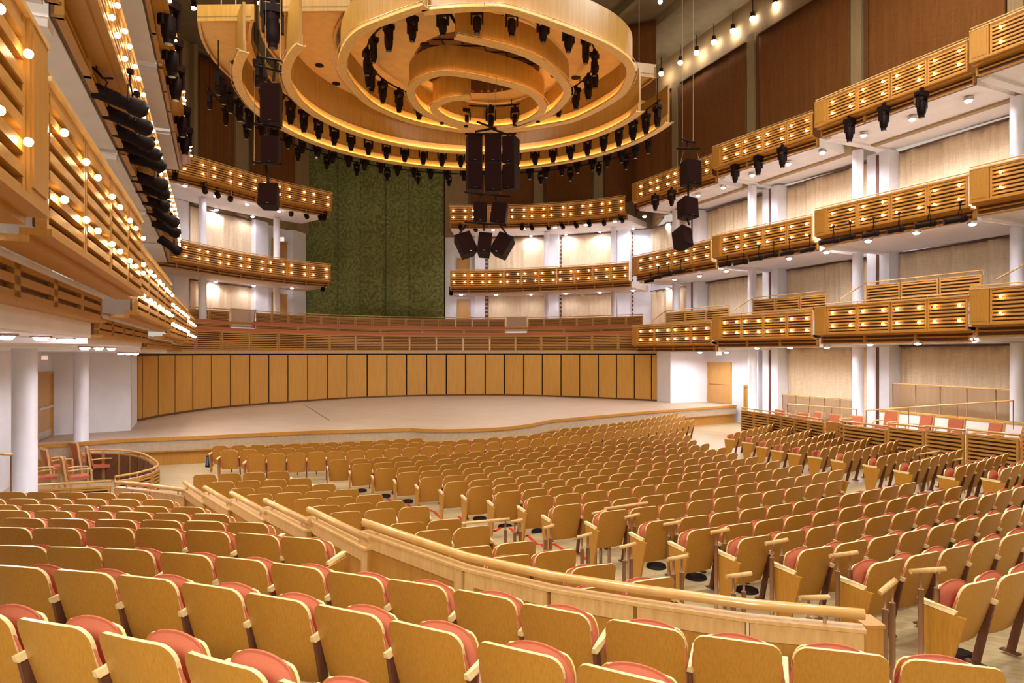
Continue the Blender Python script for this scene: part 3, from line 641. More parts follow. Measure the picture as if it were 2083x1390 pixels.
# exit signs
for px, py, d, w in ((573, 487, 41.5, 'between the columns of the left gallery'), (91, 728, 20.6, 'above the left stage door'), (1462, 719, 33.5, 'above the right stage door')):
    p = W(px, d, (HY-py)*d/F); t = thing('exit_sign', 'small lit exit sign %s' % w, 'exit sign', p)
    s = d/F; mb = MB(); mb.box((-5*s, -.04, -4*s), (5*s, .04, 4*s)); mb.build('housing', 'signwhite', t, world=False)
    ST = {'E': [(0, 0, .22, 1), (0, 0, .8, .16), (0, .42, .7, .58), (0, .84, .8, 1)], 'I': [(.29, 0, .51, 1)], 'T': [(.29, 0, .51, 1), (0, .84, .8, 1)], 'X': None}
    mb = MB(); u = 4.2*s; x = -1.95*u*.5
    for L_ in 'EXIT':
        if L_ == 'X':
            for x0, x1 in ((0, .6), (.6, 0)): mb.hexa([(x+u*.5*x0, -.05, -u/2*.9), (x+u*.5*(x0+.2), -.05, -u/2*.9), (x+u*.5*(x0+.2), -.04, -u/2*.9), (x+u*.5*x0, -.04, -u/2*.9), (x+u*.5*x1, -.05, u/2*.9), (x+u*.5*(x1+.2), -.05, u/2*.9), (x+u*.5*(x1+.2), -.04, u/2*.9), (x+u*.5*x1, -.04, u/2*.9)])
        else:
            for a_, b_, c_, d_ in ST[L_]: mb.box((x+u*.5*a_, -.05, u*(b_-.5)*.9), (x+u*.5*c_, -.04, u*(d_-.5)*.9))
        x += u*.5
    mb.build('lettering', 'exit', t, world=False)
# ================================================================== canopy
H = 9.8
canopy = thing('ceiling_canopy', 'large spiral wooden canopy of concentric glowing rings hung over the stage', 'canopy', W(990, 24.5, H))
def arc(c, R, a0, a1, n=48):      # angles in degrees, 0 = right, 90 = away from the camera
    return [Vector((c[0]+R*cos(radians(a0+(a1-a0)*i/n)), c[1]+R*sin(radians(a0+(a1-a0)*i/n)), 0)) for i in range(n+1)]
def band(pts, z0, z1, inner=1):   # hanging veneer ribbon with a lit lip, inner = side (+1 left of travel)
    mb = MB(); mb.strip(pts, offs(pts, .08*inner), EYE+z0, EYE+z1)
    b = mb.build('ring_band', 'ring', canopy)
    for p in b.data.polygons: p.use_smooth = False
    mb = MB(); mb.strip(offs(pts, -.10*inner), offs(pts, .20*inner), EYE+z0-.03, EYE+z0)
    mb.strip(offs(pts, -.10*inner), offs(pts, -.085*inner), EYE+z0, EYE+z0+.04); mb.strip(offs(pts, .185*inner), offs(pts, .20*inner), EYE+z0, EYE+z0+.04)
    mb.strip(offs(pts, .085*inner), offs(pts, .10*inner), EYE+z0, EYE+z0+.34); mb.build('ring_lip', 'lip', b)
    for o_, r_ in ((.145, .016), (-.045, .014)):
        q = offs(pts, o_*inner); mb = MB(); mb.tube([Vector((p.x, p.y, EYE+z0+.03)) for p in q[2:-2]], r_, 0, 5); mb.build('rope_light', 'rope', b)
    q = offs(pts, -.19*inner); mb = MB(); mb.tube([Vector((p.x, p.y, EYE+z0+.03)) for p in q], .013, 0, 5)
    for i in range(0, len(pts), 6): mb.tube([Vector((q[i].x, q[i].y, EYE+z0+.03)), Vector((pts[i].x, pts[i].y, EYE+z0-.01))], .014, 0, 4)
    mb.build('guard_rail', 'steel', b)
def plate(c, r0, r1, a0, a1, z, th=.34, name='canopy_deck', ai=None):
    ai = ai or a1; a = arc(c, r0, a0, ai); b = arc(c, r1, a0, a1)
    mb = MB(); mb.strip(b, a, EYE+z, EYE+z+.05, 0); mb.build(name, 'soffit_c', canopy)
    mb = MB(); mb.strip(b, arc(c, r1-.10, a0, a1), EYE+z-.10, EYE+z+th); mb.strip(arc(c, r0+.10, a0, ai), a, EYE+z-.10, EYE+z+th)
    for A, B, s in ((a[0], b[0], 1), (a[-1], b[-1], -1)):
        d = (B-A).normalized(); n = Vector((-d.y, d.x, 0))*s; mb.beam(A, B, .10, n, EYE+z-.12, EYE+z+th+.1)
    mb.build('deck_edge', 'ring', canopy)
C1, C2, C3 = (-1.77, 26.1), (-1.5, 25.0), (-.92, 23.7)
plate(C1, 8.1, 9.8, 28, 205, 11.35, ai=211); plate(C2, 5.1, 7.7, 14, 206, 11.5, ai=222)
band(arc(C1, 8.6, 10, 216, 60), H, 11.4); band(arc(C2, 6.85, 11, 220, 60), H, 11.55)
R3 = [(18.4, -1.0), (18.6, .13), (20.4, 2.73), (21.8, 3.92), (23.2, 4.25), (24.9, 4.05), (27.06, 2.86), (27.9, 1.79), (28.75, -.3), (28.75, -2.1), (27.8, -4.03), (26.45, -5.18), (25.1, -5.74), (23, -5.96), (21.45, -5.63), (19.9, -4.78), (19.0, -3.6), (18.3, -2.44)]
R3 = [(18.6, -2.57)]+R3
P3 = cr([(x, d, 0) for d, x in R3], 5); band(P3, H, H+1.15, 1)
R5 = [(20.1, -1.73), (21.4, .6), (23.96, 2.06), (25.9, 1.9), (27.4, 1.1), (28.6, -.4), (28.3, -2.2), (26.6, -3.6), (24.4, -3.87), (23.1, -3.1), (22.8, -1.93), (24.0, .3), (25.3, 1.15), (26.6, 1.2), (28.0, .2), (28.3, -1.1), (27.6, -2.5), (26.2, -3.2), (25.2, -2.6), (24.9, -1.6)]
P5 = cr([(x, d, 0) for d, x in R5], 5); band(P5, H+.02, H+1.0, 1)
P5a = cr([(x, d, 0) for d, x in R5[:9]], 5)
# deck inside the main ring with the dark centre opening
mb = MB(); out = resample(offs(P3, .04), 72); cc = Vector((-1.3, 24.6, 0))
inn = [cc+Vector((cos(atan2(p.y-cc.y, p.x-cc.x))*2.35, sin(atan2(p.y-cc.y, p.x-cc.x))*2.6, 0)) for p in out]
mb.strip(out, inn, EYE+H+1.12, EYE+H+1.2); mb.build('inner_deck', 'soffit_c', canopy)
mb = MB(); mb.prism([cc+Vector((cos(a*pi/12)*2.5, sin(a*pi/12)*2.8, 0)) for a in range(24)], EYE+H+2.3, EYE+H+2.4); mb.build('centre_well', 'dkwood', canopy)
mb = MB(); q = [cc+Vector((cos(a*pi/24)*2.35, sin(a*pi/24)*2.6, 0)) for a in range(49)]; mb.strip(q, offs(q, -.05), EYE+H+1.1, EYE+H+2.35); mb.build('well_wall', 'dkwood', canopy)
mb = MB()
for k in range(-3, 4): mb.tube([cc+Vector((-2.2, k*.5, EYE+H+1.6)), cc+Vector((2.2, k*.5, EYE+H+1.6))], .035, 0, 5)
for k in range(-3, 3): mb.tube([cc+Vector((k*.7, -1.5, EYE+H+1.6)), cc+Vector((k*.7+.7, 1.5, EYE+H+1.6))], .03, 0, 5)
mb.build('rigging_grid', 'black', canopy)
# recessed black downlight holes in the cream decks
hole = MB().tube([(0, 0, -.02), (0, 0, .03)], .17, 0, 14).mesh('recessed_can', 'black')
for k, (px, py, z) in enumerate([(477, 127, 11.35), (513, 161, 11.35), (650, 133, 11.5), (684, 170, 11.5), (724, 198.6, 11.5), (864, 91, H+1.12), (865, 91, H+1.12), (1101, 58, H+1.12), (1157, 91, H+1.12), (1171, 158, H+1.12), (1128, 153.5, H+1.12), (1019, 36, H+1.12)]):
    if k == 6: continue
    p = Wz(px, py, z-.01); link('recessed_can', hole, canopy, p-canopy.location)
# suspension
mb = MB()
for px, py, z in ((450, 30, 11.8), (480, 30, 11.8), (560, 15, 11.9), (640, 10, 11.9), (990, 60, 11.2), (820, 60, 11.2), (1150, 90, 11.2), (1300, 150, 11.8)):
    p = Wz(px, py, z); mb.tube([p, Vector((p.x, p.y, EYE+17.6))], .02, 0, 5)
mb.build('hanger_rod', 'steel', canopy)

# ---- moving head lights
mh_base = MB().box((-.17, -.14, .62), (.17, .14, .78)).box((-.05, -.05, .78), (.05, .05, .92)).mesh('base_box', 'black')
mb = MB(); mb.box((-.21, -.06, .25), (-.155, .06, .66)); mb.box((.155, -.06, .25), (.21, .06, .66)); mb.box((-.21, -.07, .60), (.21, .07, .66)); mh_yoke = mb.mesh('yoke', 'black')
mh_head = MB().tube([(0, 0, .50), (0, 0, .44), (0, 0, .20), (0, 0, .06), (0, 0, .05), (0, 0, -.06)], .13, 0, 12, True, [.08, .135, .14, .12, .10, .09]).mesh('lamp_head', 'black')
mh_lens = MB().tube([(0, 0, -.065), (0, 0, -.045)], .075, 0, 12).mesh('lens', 'dgrey')
def moving_head(p, rz, label, grp, s=1.0, hang=.0):
    t = thing('moving_head_light', label, 'stage light', p, rz, grp); t.scale = (s, s, s)
    link('base_box', mh_base, t); link('yoke', mh_yoke, t); h = link('lamp_head', mh_head, t); link('lens', mh_lens, h)
    return t
def rig(c, R, a0, a1, n, z, label, grp, s=1.0, truss=True):
    for i in range(n):
        a = a0+(a1-a0)*i/(n-1); x, y = c[0]+R*cos(radians(a)), c[1]+R*sin(radians(a))
        moving_head(Vector((x, y, EYE+z)), radians(a)+pi/2+random.uniform(-.2, .2), label % ordn(n-i), grp, s*random.uniform(.93, 1.05))
    if truss:
        mb = MB(); mb.tube([Vector((p.x, p.y, EYE+z+.9*s)) for p in arc(c, R, a0-2, a1+2, 50)], .03, 0, 6)
        top = 11.38 if R > 5 else H+1.12
        for p in arc(c, R, a0, a1, 7): mb.tube([Vector((p.x, p.y, EYE+z+.9*s)), Vector((p.x, p.y, EYE+top))], .018, 0, 5)
        o = mb.build('lighting_pipe', 'black'); tag(o, 'curved black lighting pipe, %s' % grp, 'lighting pipe')
rig(C2, 7.75, 14, 196, 27, 9.42, 'black moving head between the two outer canopy rings, %s from the left', 'lights between the outer canopy rings', 1.08)
rig(C1, 9.25, 28, 196, 31, 9.42, 'black moving head light outside the outermost canopy ring, %s from the left', 'lights outside the outermost canopy ring', 1.0)
rig((-1.1, 23.9), 4.15, -178, 176, 25, 9.78, 'black moving head light on the round truss inside the main ring, %s clockwise', 'lights on the round truss inside the main canopy ring', .98)
rig((-1.77, 26.1), 9.75, 40, 190, 16, 9.2, 'small black lamp hanging lowest under the rim of the canopy, %s from the left', 'small lamps lowest under the canopy rim', .75)

# ---- right side gallery lights
for i, (x, y, d) in enumerate([(1879, 215, 21.2), (1802, 243, 22.9), (1732, 267, 24.3), (1595, 322, 27.6), (1546, 338, 29.1), (1499, 355, 30.3), (1369.5, 404, 34.2), (1336, 414, 35.6)]):
    p = W(x, d, (HY-y)*d/F-.35); moving_head(p-CN*.1, .4, 'black moving head light hanging under the right top gallery front, %s from the right edge' % ordn(i+1), 'moving heads under the right top gallery', 1.0)
for i, (x, y, z) in enumerate([(343, 60, 8.5), (350, 130, 8.5), (357, 180, 8.5), (371, 258, 8.5), (376, 296, 8.5)]):
    moving_head(Wz(x, y, z)-Vector((0, 0, .3)), 1.2, 'dark moving head light along the left top gallery front, %s from the top' % ordn(i+1), 'moving heads along the left top gallery', 1.35)
# ellipsoidal spotlights: barrel from back a to front b
def spot(a, b, label, grp, r=.11):
    a, b = Vector(a), Vector(b); c = (a+b)/2; d = (b-a).normalized(); L = (b-a).length
    t = thing('spotlight', label, 'spotlight', c, 0, grp)
    o = a-c; e = b-c
    mb = MB(); mb.tube([o, o+d*L*.08, o+d*L*.30, o+d*L*.36, o+d*L*.9, e], r, 0, 12, True, [r*.6, r*1.1, r*1.1, r*.85, r*.9, r*1.0]); h = mb.build('barrel', 'black', t, world=False)
    mb = MB(); mb.tube([e-d*.01, e+d*.015], r*.75, 0, 12); mb.build('lens', 'dgrey', h, world=False)
    mb = MB(); s = Vector((-d.y, d.x, 0)).normalized()*r*1.3 if abs(d.z) < .95 else Vector((r*1.3, 0, 0)); up = Vector((0, 0, .36)); m_ = o+d*L*.33
    mb.tube([m_+s, m_+s+up*.7, m_+up, m_-s+up*.7, m_-s], .014, 0, 5); mb.tube([m_+up, m_+up*1.5], .02, 0, 5); mb.box(tuple(m_+up*1.5-Vector((.04, .04, .03))), tuple(m_+up*1.5+Vector((.04, .04, .05)))); mb.build('yoke', 'black', t, world=False)
E1 = [(193, 184, 299, 227), (214, 227, 309, 265), (234.5, 265, 312, 299), (240, 293, 328, 319), (255, 319, 337, 340), (269, 357, 341, 380), (279, 380, 345, 397), (293, 406, 345, 423), (302, 426, 363, 457), (313, 452, 366, 478), (325, 486, 368, 515)]
E1 = [(193, 184, 299, 227, 10.6), (214, 227, 309, 265, 11.6), (234.5, 265, 312, 299, 12.6), (240, 293, 328, 319, 13.4), (255, 319, 337, 340, 14.4), (269, 357, 341, 380, 15.9), (279, 380, 345, 397, 16.9), (293, 406, 345, 423, 18.2), (302, 426, 363, 457, 19.6), (313, 452, 366, 478, 20.9), (325, 486, 368, 515, 23)]
for i, (x0, y0, x1, y1, d) in enumerate(E1):
    a = W(x0, d, (HY-y0)*d/F); b = W(x1, d+.25, (HY-y1)*(d+.25)/F); spot(b, a, 'long black spotlight under the left middle gallery front, %s from the top' % ordn(i+1), 'spotlights under the left middle gallery', .135 if i < 5 else .16)
t = thing('lighting_bracket', 'empty black pipe bracket above the left row of spotlights', 'bracket', W(188, 10.2, (HY-120)*10.2/F))
mb = MB(); mb.box((-.13, -.04, -.03), (.13, .04, .03)); mb.tube([(-.02, 0, 0), (0, 0, -.12), (.1, .1, -.26), (.2, .2, -.22)], .018, 0, 6); mb.tube([(.05, 0, 0), (.07, 0, -.18), (.16, .12, -.32), (.05, .15, -.5)], .014, 0, 6); mb.build('clamp_arm', 'black', t, world=False)
E2 = [(1666, 1710, 492, 24.6), (1708, 1740, 484.6, 24.0), (1753, 1789, 478, 23.2), (1804, 1841, 469, 22.3), (1860, 1905, 458, 21.4), (1920, 1969, 449, 20.6), (1627, 1657, 509, 26.2), (1586, 1616, 515, 27.2), (1553, 1584, 520, 28.1), (1524, 1553, 527, 28.8), (1492, 1522, 535, 29.8), (1462, 1488, 539, 30.6), (1366, 1394, 553, 33.5), (1345, 1368, 559, 34.6), (1326, 1346, 565, 35.8), (1311, 1330, 572, 36.8)]
for i, (x0, x1, y, d) in enumerate(sorted(E2)):
    z = (HY-y)*d/F; spot(W(x1, d-.2, z+.04), W(x0, d, z-.05), 'black spotlight lying under the right middle gallery front, %s from the left' % ordn(i+1), 'spotlights under the right middle gallery', .10)
# small black fixtures on the curved fronts
sm_body = MB().tube([(0, 0, .12), (0, 0, 0), (.03, -.06, -.12), (.06, -.12, -.22)], .1, 0, 8, True, [.05, .09, .11, .10]).mesh('body', 'black')
sm_clamp = MB().box((-.03, -.03, .1), (.03, .03, .34)).box((-.11, -.02, .0), (-.09, .02, .2)).box((.09, -.02, 0), (.11, .02, .2)).box((-.11, -.02, .17), (.11, .02, .2)).mesh('clamp', 'black')
for grp, z, lst in (('top gallery right of curtain', 8.55, [(936, 460), (965, 462), (1062, 459), (1080, 459), (1113, 458), (1142, 456), (1170, 454), (1197, 451), (1228, 449), (1262, 443)]), ('top gallery left of curtain', 8.5, [(357, 353), (415, 381), (440, 390), (469, 398), (592, 429), (621, 434), (650, 437), (660, 438)]), ('middle gallery corners', 4.3, [(658, 582), (918, 591)])):
    for i, (x, y) in enumerate(lst):
        t = thing('small_stage_lamp', 'small black lamp, %s from the left, under the curved %s' % (ordn(i+1), grp), 'stage light', Wz(x, y, z), random.uniform(-.6, .6), 'small lamps, '+grp); t.scale = (1.35,)*3
        link('body', sm_body, t); link('clamp', sm_clamp, t)

# ---- loudspeakers
def speaker(px0, py0, px1, py1, d, label, grp, yaw=0, tilt=0, roll=0, dep=.55, taper=.06):
    s = d/F; w = (px1-px0)*s; h = (py1-py0)*s; c = W((px0+px1)/2, d, (HY-(py0+py1)/2)*s)
    t = thing('loudspeaker', label, 'loudspeaker', c, 0, grp); t.rotation_euler = (tilt, roll, yaw)
    mb = MB(); w2 = w/2; h2 = h/2; k = w*taper
    mb.hexa([(-w2, 0, -h2), (w2, 0, -h2), (w2-k*2, dep, -h2+.06), (-w2+k*2, dep, -h2+.06), (-w2, 0, h2), (w2, 0, h2), (w2-k*2, dep, h2), (-w2+k*2, dep, h2)]); mb.build('cabinet', 'black', t, world=False)
    mb = MB(); mb.box((-w2+.02, -.02, -h2+.02), (w2-.02, 0, h2-.02)); mb.build('grille', 'blackg', t, world=False)
    mb = MB(); mb.box((-.03, -.026, -h2+.045), (.03, -.02, -h2+.06)); mb.build('badge', 'dgrey', t, world=False)
    return t
M['blackg'] = noise_mat('black_grille_cloth', (.010, .003, .002), (.018, .005, .004), (30, 30, 30), 6, .9, spec=.05)
g = 'loudspeakers of the central cluster'
for x0, y0, x1, y1, lab, yaw in ((951, 273, 982, 328, 'upper left', .3), (986, 270, 1020, 328, 'upper middle', 0), (1020, 276, 1047, 330, 'upper right', -.45), (951, 329, 982, 384, 'lower left', .3), (986, 330, 1020, 388, 'lower middle', 0), (1020, 333, 1048, 384, 'lower right', -.45)):
    speaker(x0, y0, x1, y1, 21.5, 'tall black loudspeaker in the top block of the central cluster, %s' % lab, g, yaw)
speaker(963, 410, 991, 451, 21.5, 'black loudspeaker in the middle tier of the central cluster, left one', g, .15); speaker(998, 411, 1030, 453, 21.5, 'black loudspeaker in the middle tier of the central cluster, right one', g, -.2, 0, .12)
speaker(932, 470, 966, 517, 21.5, 'tilted black loudspeaker at the bottom of the central cluster, left one', g, .35, -.35, -.35); speaker(972, 470, 1000, 515, 21.5, 'black loudspeaker at the bottom of the central cluster, middle one', g, 0, -.35, .08); speaker(1003, 472, 1036, 518, 21.5, 'tilted black loudspeaker at the bottom of the central cluster, right one', g, -.35, -.35, .42)
g = 'loudspeakers of the left hanging column'
speaker(529, 168, 569, 248, 18, 'tall black loudspeaker at the top of the left hanging column', g, .1); speaker(530, 276, 566, 332, 18, 'black loudspeaker in the middle of the left hanging column', g, .1); speaker(525, 370, 564, 418, 18, 'black loudspeaker at the foot of the left hanging column', g, .15, -.2)
g = 'loudspeakers of the right hanging column'
speaker(1396, 323, 1430, 375, 22, 'black loudspeaker at the top of the right hanging column', g, .35, -.1, .05); speaker(1392, 399, 1424, 441, 22, 'black loudspeaker in the middle of the right hanging column', g, .4, -.2, .1); speaker(1386, 456, 1412, 500, 22, 'tilted black loudspeaker at the foot of the right hanging column', g, .5, -.4, .25)
def rigging(name, label, d, top, bars, cables, parts=()):
    t = thing('speaker_rigging', label, 'rigging', W(bars[0][0], d, (HY-bars[0][1])*d/F))
    for x0, y0, x1, y1 in bars: mb = MB(); mb.tube([W(x0, d, (HY-y0)*d/F), W(x1, d, (HY-y1)*d/F)], .035, 0, 6); mb.build('spreader_bar', 'black', t)
    for x0, y0, x1, y1 in cables: mb = MB(); mb.tube([W(x0, d+.25, (HY-y0)*d/F), W(x1, d+.25, (HY-y1)*d/F)], .008, 0, 4); mb.build('cable', 'pil_up', t)
    return t
rigging('r', 'black spreader bars and cables holding the central loudspeaker cluster', 21.5, 0, [(970, 248, 1010, 262), (946, 272, 1050, 272), (945, 391, 1040, 400), (980, 393, 975, 410), (1008, 400, 1012, 412), (945, 452, 1030, 458), (948, 458, 935, 475), (985, 455, 985, 470), (1015, 455, 1036, 484), (966, 268, 1000, 262), (1000, 262, 1035, 275)], [(993, 130, 993, 255), (1010, 150, 1004, 262), (990, 255, 985, 393), (1018, 300, 1018, 395)])
rigging('r', 'black spreader bars and cables of the left hanging loudspeaker column', 18.2, 0, [(525, 116, 572, 124), (518, 133, 572, 145), (533, 118, 545, 165), (560, 125, 556, 165), (515, 251, 572, 261), (515, 330, 572, 334), (541, 336, 546, 372), (545, 262, 545, 276)], [(571, -160, 571, 120), (541, -160, 541, 118), (518, 133, 517, 330), (572, 145, 572, 262)])
rigging('r', 'black spreader bars and cables of the right hanging loudspeaker column', 22.2, 0, [(1386, 284, 1414, 290), (1376, 302, 1424, 302), (1398, 290, 1400, 303), (1383, 437, 1410, 439), (1396, 440, 1402, 458), (1400, 378, 1400, 400)], [(1388, -300, 1388, 284), (1410, -300, 1410, 286), (1378, 302, 1378, 388), (1390, 304, 1384, 330), (1418, 304, 1422, 322)])
# dark projector-like fixtures hung above the left column
for i, (px, py) in enumerate(((552, 60), (555, 92))):
    moving_head(W(px, 19.5, (HY-py)*19.5/F), .3, 'large dark lamp hanging over the left loudspeaker column, %s one' % ('upper', 'lower')[i], 'lamps over the left loudspeaker column', 1.5)
# ================================================================== seats
def seat_meshes():
    S = {}
    def back(hw, z0, z1, y_top, y_bot, cur, th, mfront, nx=18, nz=8, top=.06, edge=True):
        mb = MB(); 
        us = [math.sin(pi/2*(-1+2*i/nx)) for i in range(nx+1)]
        def P(u, v, off):
            zt = z1-top*.30*u*u-top*1.35*(1-sqrt(max(0, 1-max(0, (abs(u)-.72)/.28)**2)))
            z = z0+(zt-z0)*v; x = hw*(.965+.035*v)*u; y = y_bot+(y_top-y_bot)*((z-z0)/(z1-z0))**.85+cur*u*u+off
            return Vector((x, y, z))
        A = [[P(us[i], j/nz, 0) for i in range(nx+1)] for j in range(nz+1)]; B = [[P(us[i], j/nz, th) for i in range(nx+1)] for j in range(nz+1)]
        mb.grid(A, 0); 
        o = len(mb.v); mb.grid([r[::-1] for r in B], 0)
        def rim(a, b):
            k = len(mb.v); mb.v += [Vector(p) for p in a]+[Vector(p) for p in b]; n = len(a)
            for i in range(n-1): mb.face([k+i, k+n+i, k+n+i+1, k+i+1], 1, True)
        rim(A[nz], B[nz]); rim([r[0] for r in A], [r[0] for r in B]); rim([r[nx] for r in B], [r[nx] for r in A]); rim(B[0], A[0])
        return mb
    # camera looks along +y: the rear face of the backrest is at smaller y
    S['backrest'] = (back(.250, .27, .87, 0, .19, .035, .024, 0), ['ply', 'edge'])
    def pad(w, z0, z1, y0, y1, thk, cur, dome, nx=10, nz=8):
        def P(u, v, side):
            ww = w*(1-.10*abs(2*v-1)**4); zt = z1-dome*u*u-dome*1.1*max(0, (abs(u)-.7)/.3)**2
            z = z0+(zt-z0)*v; bulge = thk*(1-abs(u)**4)*(1-abs(2*v-1)**5)
            return Vector((ww*u, y0+(y1-y0)*v+cur*u*u+side*(.012+bulge), z))
        mb = MB()
        A = [[P(-1+2*i/nx, j/nz, 0) for i in range(nx+1)] for j in range(nz+1)]; B = [[P(-1+2*i/nx, j/nz, 1) for i in range(nx+1)] for j in range(nz+1)]
        mb.grid(A); mb.grid([r[::-1] for r in B])
        def rim(a, b):
            k = len(mb.v); mb.v += [Vector(p) for p in a]+[Vector(p) for p in b]; n = len(a)
            for i in range(n-1): mb.face([k+i, k+n+i, k+n+i+1, k+i+1], 0, True)
        rim(A[nz], B[nz]); rim([r[0] for r in A], [r[0] for r in B]); rim([r[nx] for r in B], [r[nx] for r in A]); rim(B[0], A[0]); return mb
    S['back_cushion'] = (pad(.262, .33, .845, .185, .03, .05, .03, .03), 'red')
    S['seat_cushion'] = (pad(.232, .40, .798, .27, .275, -.055, -.0, .055), 'red')
    mb = back(.230, .37, .775, .285, .275, -.0, .018, 0, top=.09)
    S['seat_shell'] = (mb, ['ply', 'edge'])
    mb = MB(); x = .275
    mb.hexa([(x-.020, .075, .60), (x+.020, .075, .60), (x+.024, .37, .612), (x-.024, .37, .612), (x-.009, .055, .64), (x+.009, .055, .64), (x+.028, .39, .65), (x-.028, .39, .65)])
    S['armrest'] = (mb, 'edge')
    mb = MB(); mb.hexa([(x-.012, .215, 0), (x+.012, .215, 0), (x+.012, .285, 0), (x-.012, .285, 0), (x-.012, .085, .60), (x+.012, .085, .60), (x+.012, .155, .60), (x-.012, .155, .60)]); mb.box((x-.03, .17, 0), (x+.03, .33, .015))
    S['leg_standard'] = (mb, 'leg')
    return S
SM = seat_meshes()
seat_me = {k: mb.mesh(k, mm) for k, (mb, mm) in SM.items()}
arm_l = bpy.data.meshes.new('armrest'); 
def mirrored(mb):
    n = MB(); n.v = [Vector((-v.x, v.y, v.z)) for v in mb.v]; n.f = [list(f)[::-1] for f in mb.f]; n.m = mb.m[:]; n.sm = mb.sm[:]; return n
arm_l = mirrored(SM['armrest'][0]).mesh('armrest', 'edge'); leg_l = mirrored(SM['leg_standard'][0]).mesh('leg_standard', 'leg')
mb = MB(); x = -.300
mb.hexa([(x-.014, .14, .03), (x+.014, .14, .03), (x+.014, .30, .03), (x-.014, .30, .03), (x-.014, -.02, .60), (x+.014, -.02, .60), (x+.014, .37, .60), (x-.014, .37, .60)])
end_l = mb.mesh('end_panel', 'ply'); end_r = mirrored(mb).mesh('end_panel', 'ply')
def make_seat(loc, rz, label, grp, left_end=False, right_end=False):
    t = thing('theatre_seat', label, 'seat', loc, rz, grp)
    link('backrest', seat_me['backrest'], t); link('back_cushion', seat_me['back_cushion'], t)
    s = link('tipped_up_seat', seat_me['seat_shell'], t); link('seat_cushion', seat_me['seat_cushion'], s)
    link('armrest', seat_me['armrest'], t); link('leg_standard', seat_me['leg_standard'], t)
    if left_end: link('armrest', arm_l, t, (-.02, 0, 0)); link('end_panel', end_l, t)
    if right_end: link('end_panel', end_r, t)
    return t
# low detail seat for the far mass
def low_seat():
    mb = MB(); n = 6
    R = []; T = []
    for i in range(n+1):
        u = -1+2*i/n; zt = .87-.027*u*u-.06*max(0, (abs(u)-.7)/.3)**2; R.append((Vector((.236*u, .17+.035*u*u, .27)), Vector((.243*u, .035*u*u, zt))))
    k = len(mb.v)
    for b, t in R: mb.v += [b, t, t+Vector((0, .026, 0)), b+Vector((0, .026, 0))]
    for i in range(n):
        a = k+4*i; c = a+4
        mb.face([a, c, c+1, a+1], 0, False); mb.face([a+1, c+1, c+2, a+2], 1, False); mb.face([a+2, c+2, c+3, a+3], 2, False)
    mb.face([k, k+1, k+2, k+3], 1); mb.face([k+4*n+3, k+4*n+2, k+4*n+1, k+4*n], 1)
    mb.hexa([(-.25, .17, .34), (.25, .17, .34), (.25, .24, .34), (-.25, .24, .34), (-.25, .05, .80), (.25, .05, .80), (.25, .11, .80), (-.25, .11, .80)], 2); mb.box((-.22, .27, .40), (.22, .31, .76), 2)
    mb.hexa([(.255, .07, .60), (.295, .07, .60), (.30, .36, .6), (.25, .36, .6), (.265, .055, .64), (.285, .055, .64), (.30, .38, .65), (.25, .38, .65)], 1)
    mb.hexa([(.262, .215, 0), (.288, .215, 0), (.288, .285, 0), (.262, .285, 0), (.262, .085, .6), (.288, .085, .6), (.288, .155, .6), (.262, .155, .6)], 3)
    return mb
LOW = low_seat()
END = MB(); x = -.31
END.hexa([(x-.014, .14, .03), (x+.014, .14, .03), (x+.014, .30, .03), (x-.014, .30, .03), (x-.014, -.02, .60), (x+.014, -.02, .60), (x+.014, .37, .60), (x-.014, .37, .60)]); END.box((x-.025, -.02, .60), (x+.035, .38, .635), 1)

CC = Vector((-13, 44, 0)); SH_T = .87
def hS(r): return 2.85 if r < 31 else max(1.9, 2.85-.0805*(r-31))
def solve(px, py, extra=0.0):       # seat-top ray against the rake
    h = 2.6
    for _ in range(30):
        d = (h-extra)*F/(py-HY); X = (px-CX)/F*d; h = hS((Vector((X, d, 0))-CC).length)
    return Vector((X, d, 0)), h
def floorz(p): return EYE-hS((Vector((p.x, p.y, 0))-CC).length)-SH_T
seats = []      # (pos, rz, label, group, lend, rend)
PITCH = .548
def arc_row(px, py, pxend, label, grp, lend=True, rend=False, pitch=PITCH, maxn=60):
    p, h = solve(px, py); r = (p-CC).length; a = atan2(p.y-CC.y, p.x-CC.x); row = []
    while len(row) < maxn:
        q = CC+Vector((cos(a), sin(a), 0))*r
        x = CX+q.x/q.y*F
        if x > pxend+9: break
        n = (CC-q).normalized(); row.append((Vector((q.x, q.y, EYE-h-SH_T)), atan2(n.y, n.x)-pi/2)); a += pitch/r
    for i, (q, rz) in enumerate(row):
        seats.append((q, rz, label % ordn(i+1), grp, lend and i == 0, rend and i == len(row)-1))
K = [(690, 935.6, 1385), (737, 944, 1405), (785, 953, 1421), (832, 961, 1447), (879, 971, 1473), (931, 980, 1504), (980, 990, 1543), (1037, 1000, 1583), (1103, 1010, 1628), (1158, 1027, 1704), (1253, 1039, 1724), (1352, 1059, 1878), (1439, 1076, 1971), (1545, 1092, 2190), (1670, 1115, 2240), (1816, 1141, 2290), (2006, 1183, 2420)]
for i, (x, y, e) in enumerate(K):
    arc_row(x, y, e, 'centre seat, %s row behind the cross aisle, ' % ordn(i+1)+'%s from the left aisle', 'centre block seats', True, i < 13)
arc_row(519.5, 924, 1403, 'wooden seat in the row just before the cross aisle, %s from the left', 'front stalls seats', True, True)
arc_row(465, 915.5, 1388, 'wooden seat in the second row from the stage, %s from the left', 'front stalls seats')
arc_row(447.5, 906.8, 858, 'wooden seat in the row nearest the stage left of its bulge, %s from the left', 'front stalls seats', True, True)
arc_row(1149, 871.8, 1370, 'wooden seat in the row nearest the stage right of its bulge, %s from the left', 'front stalls seats')
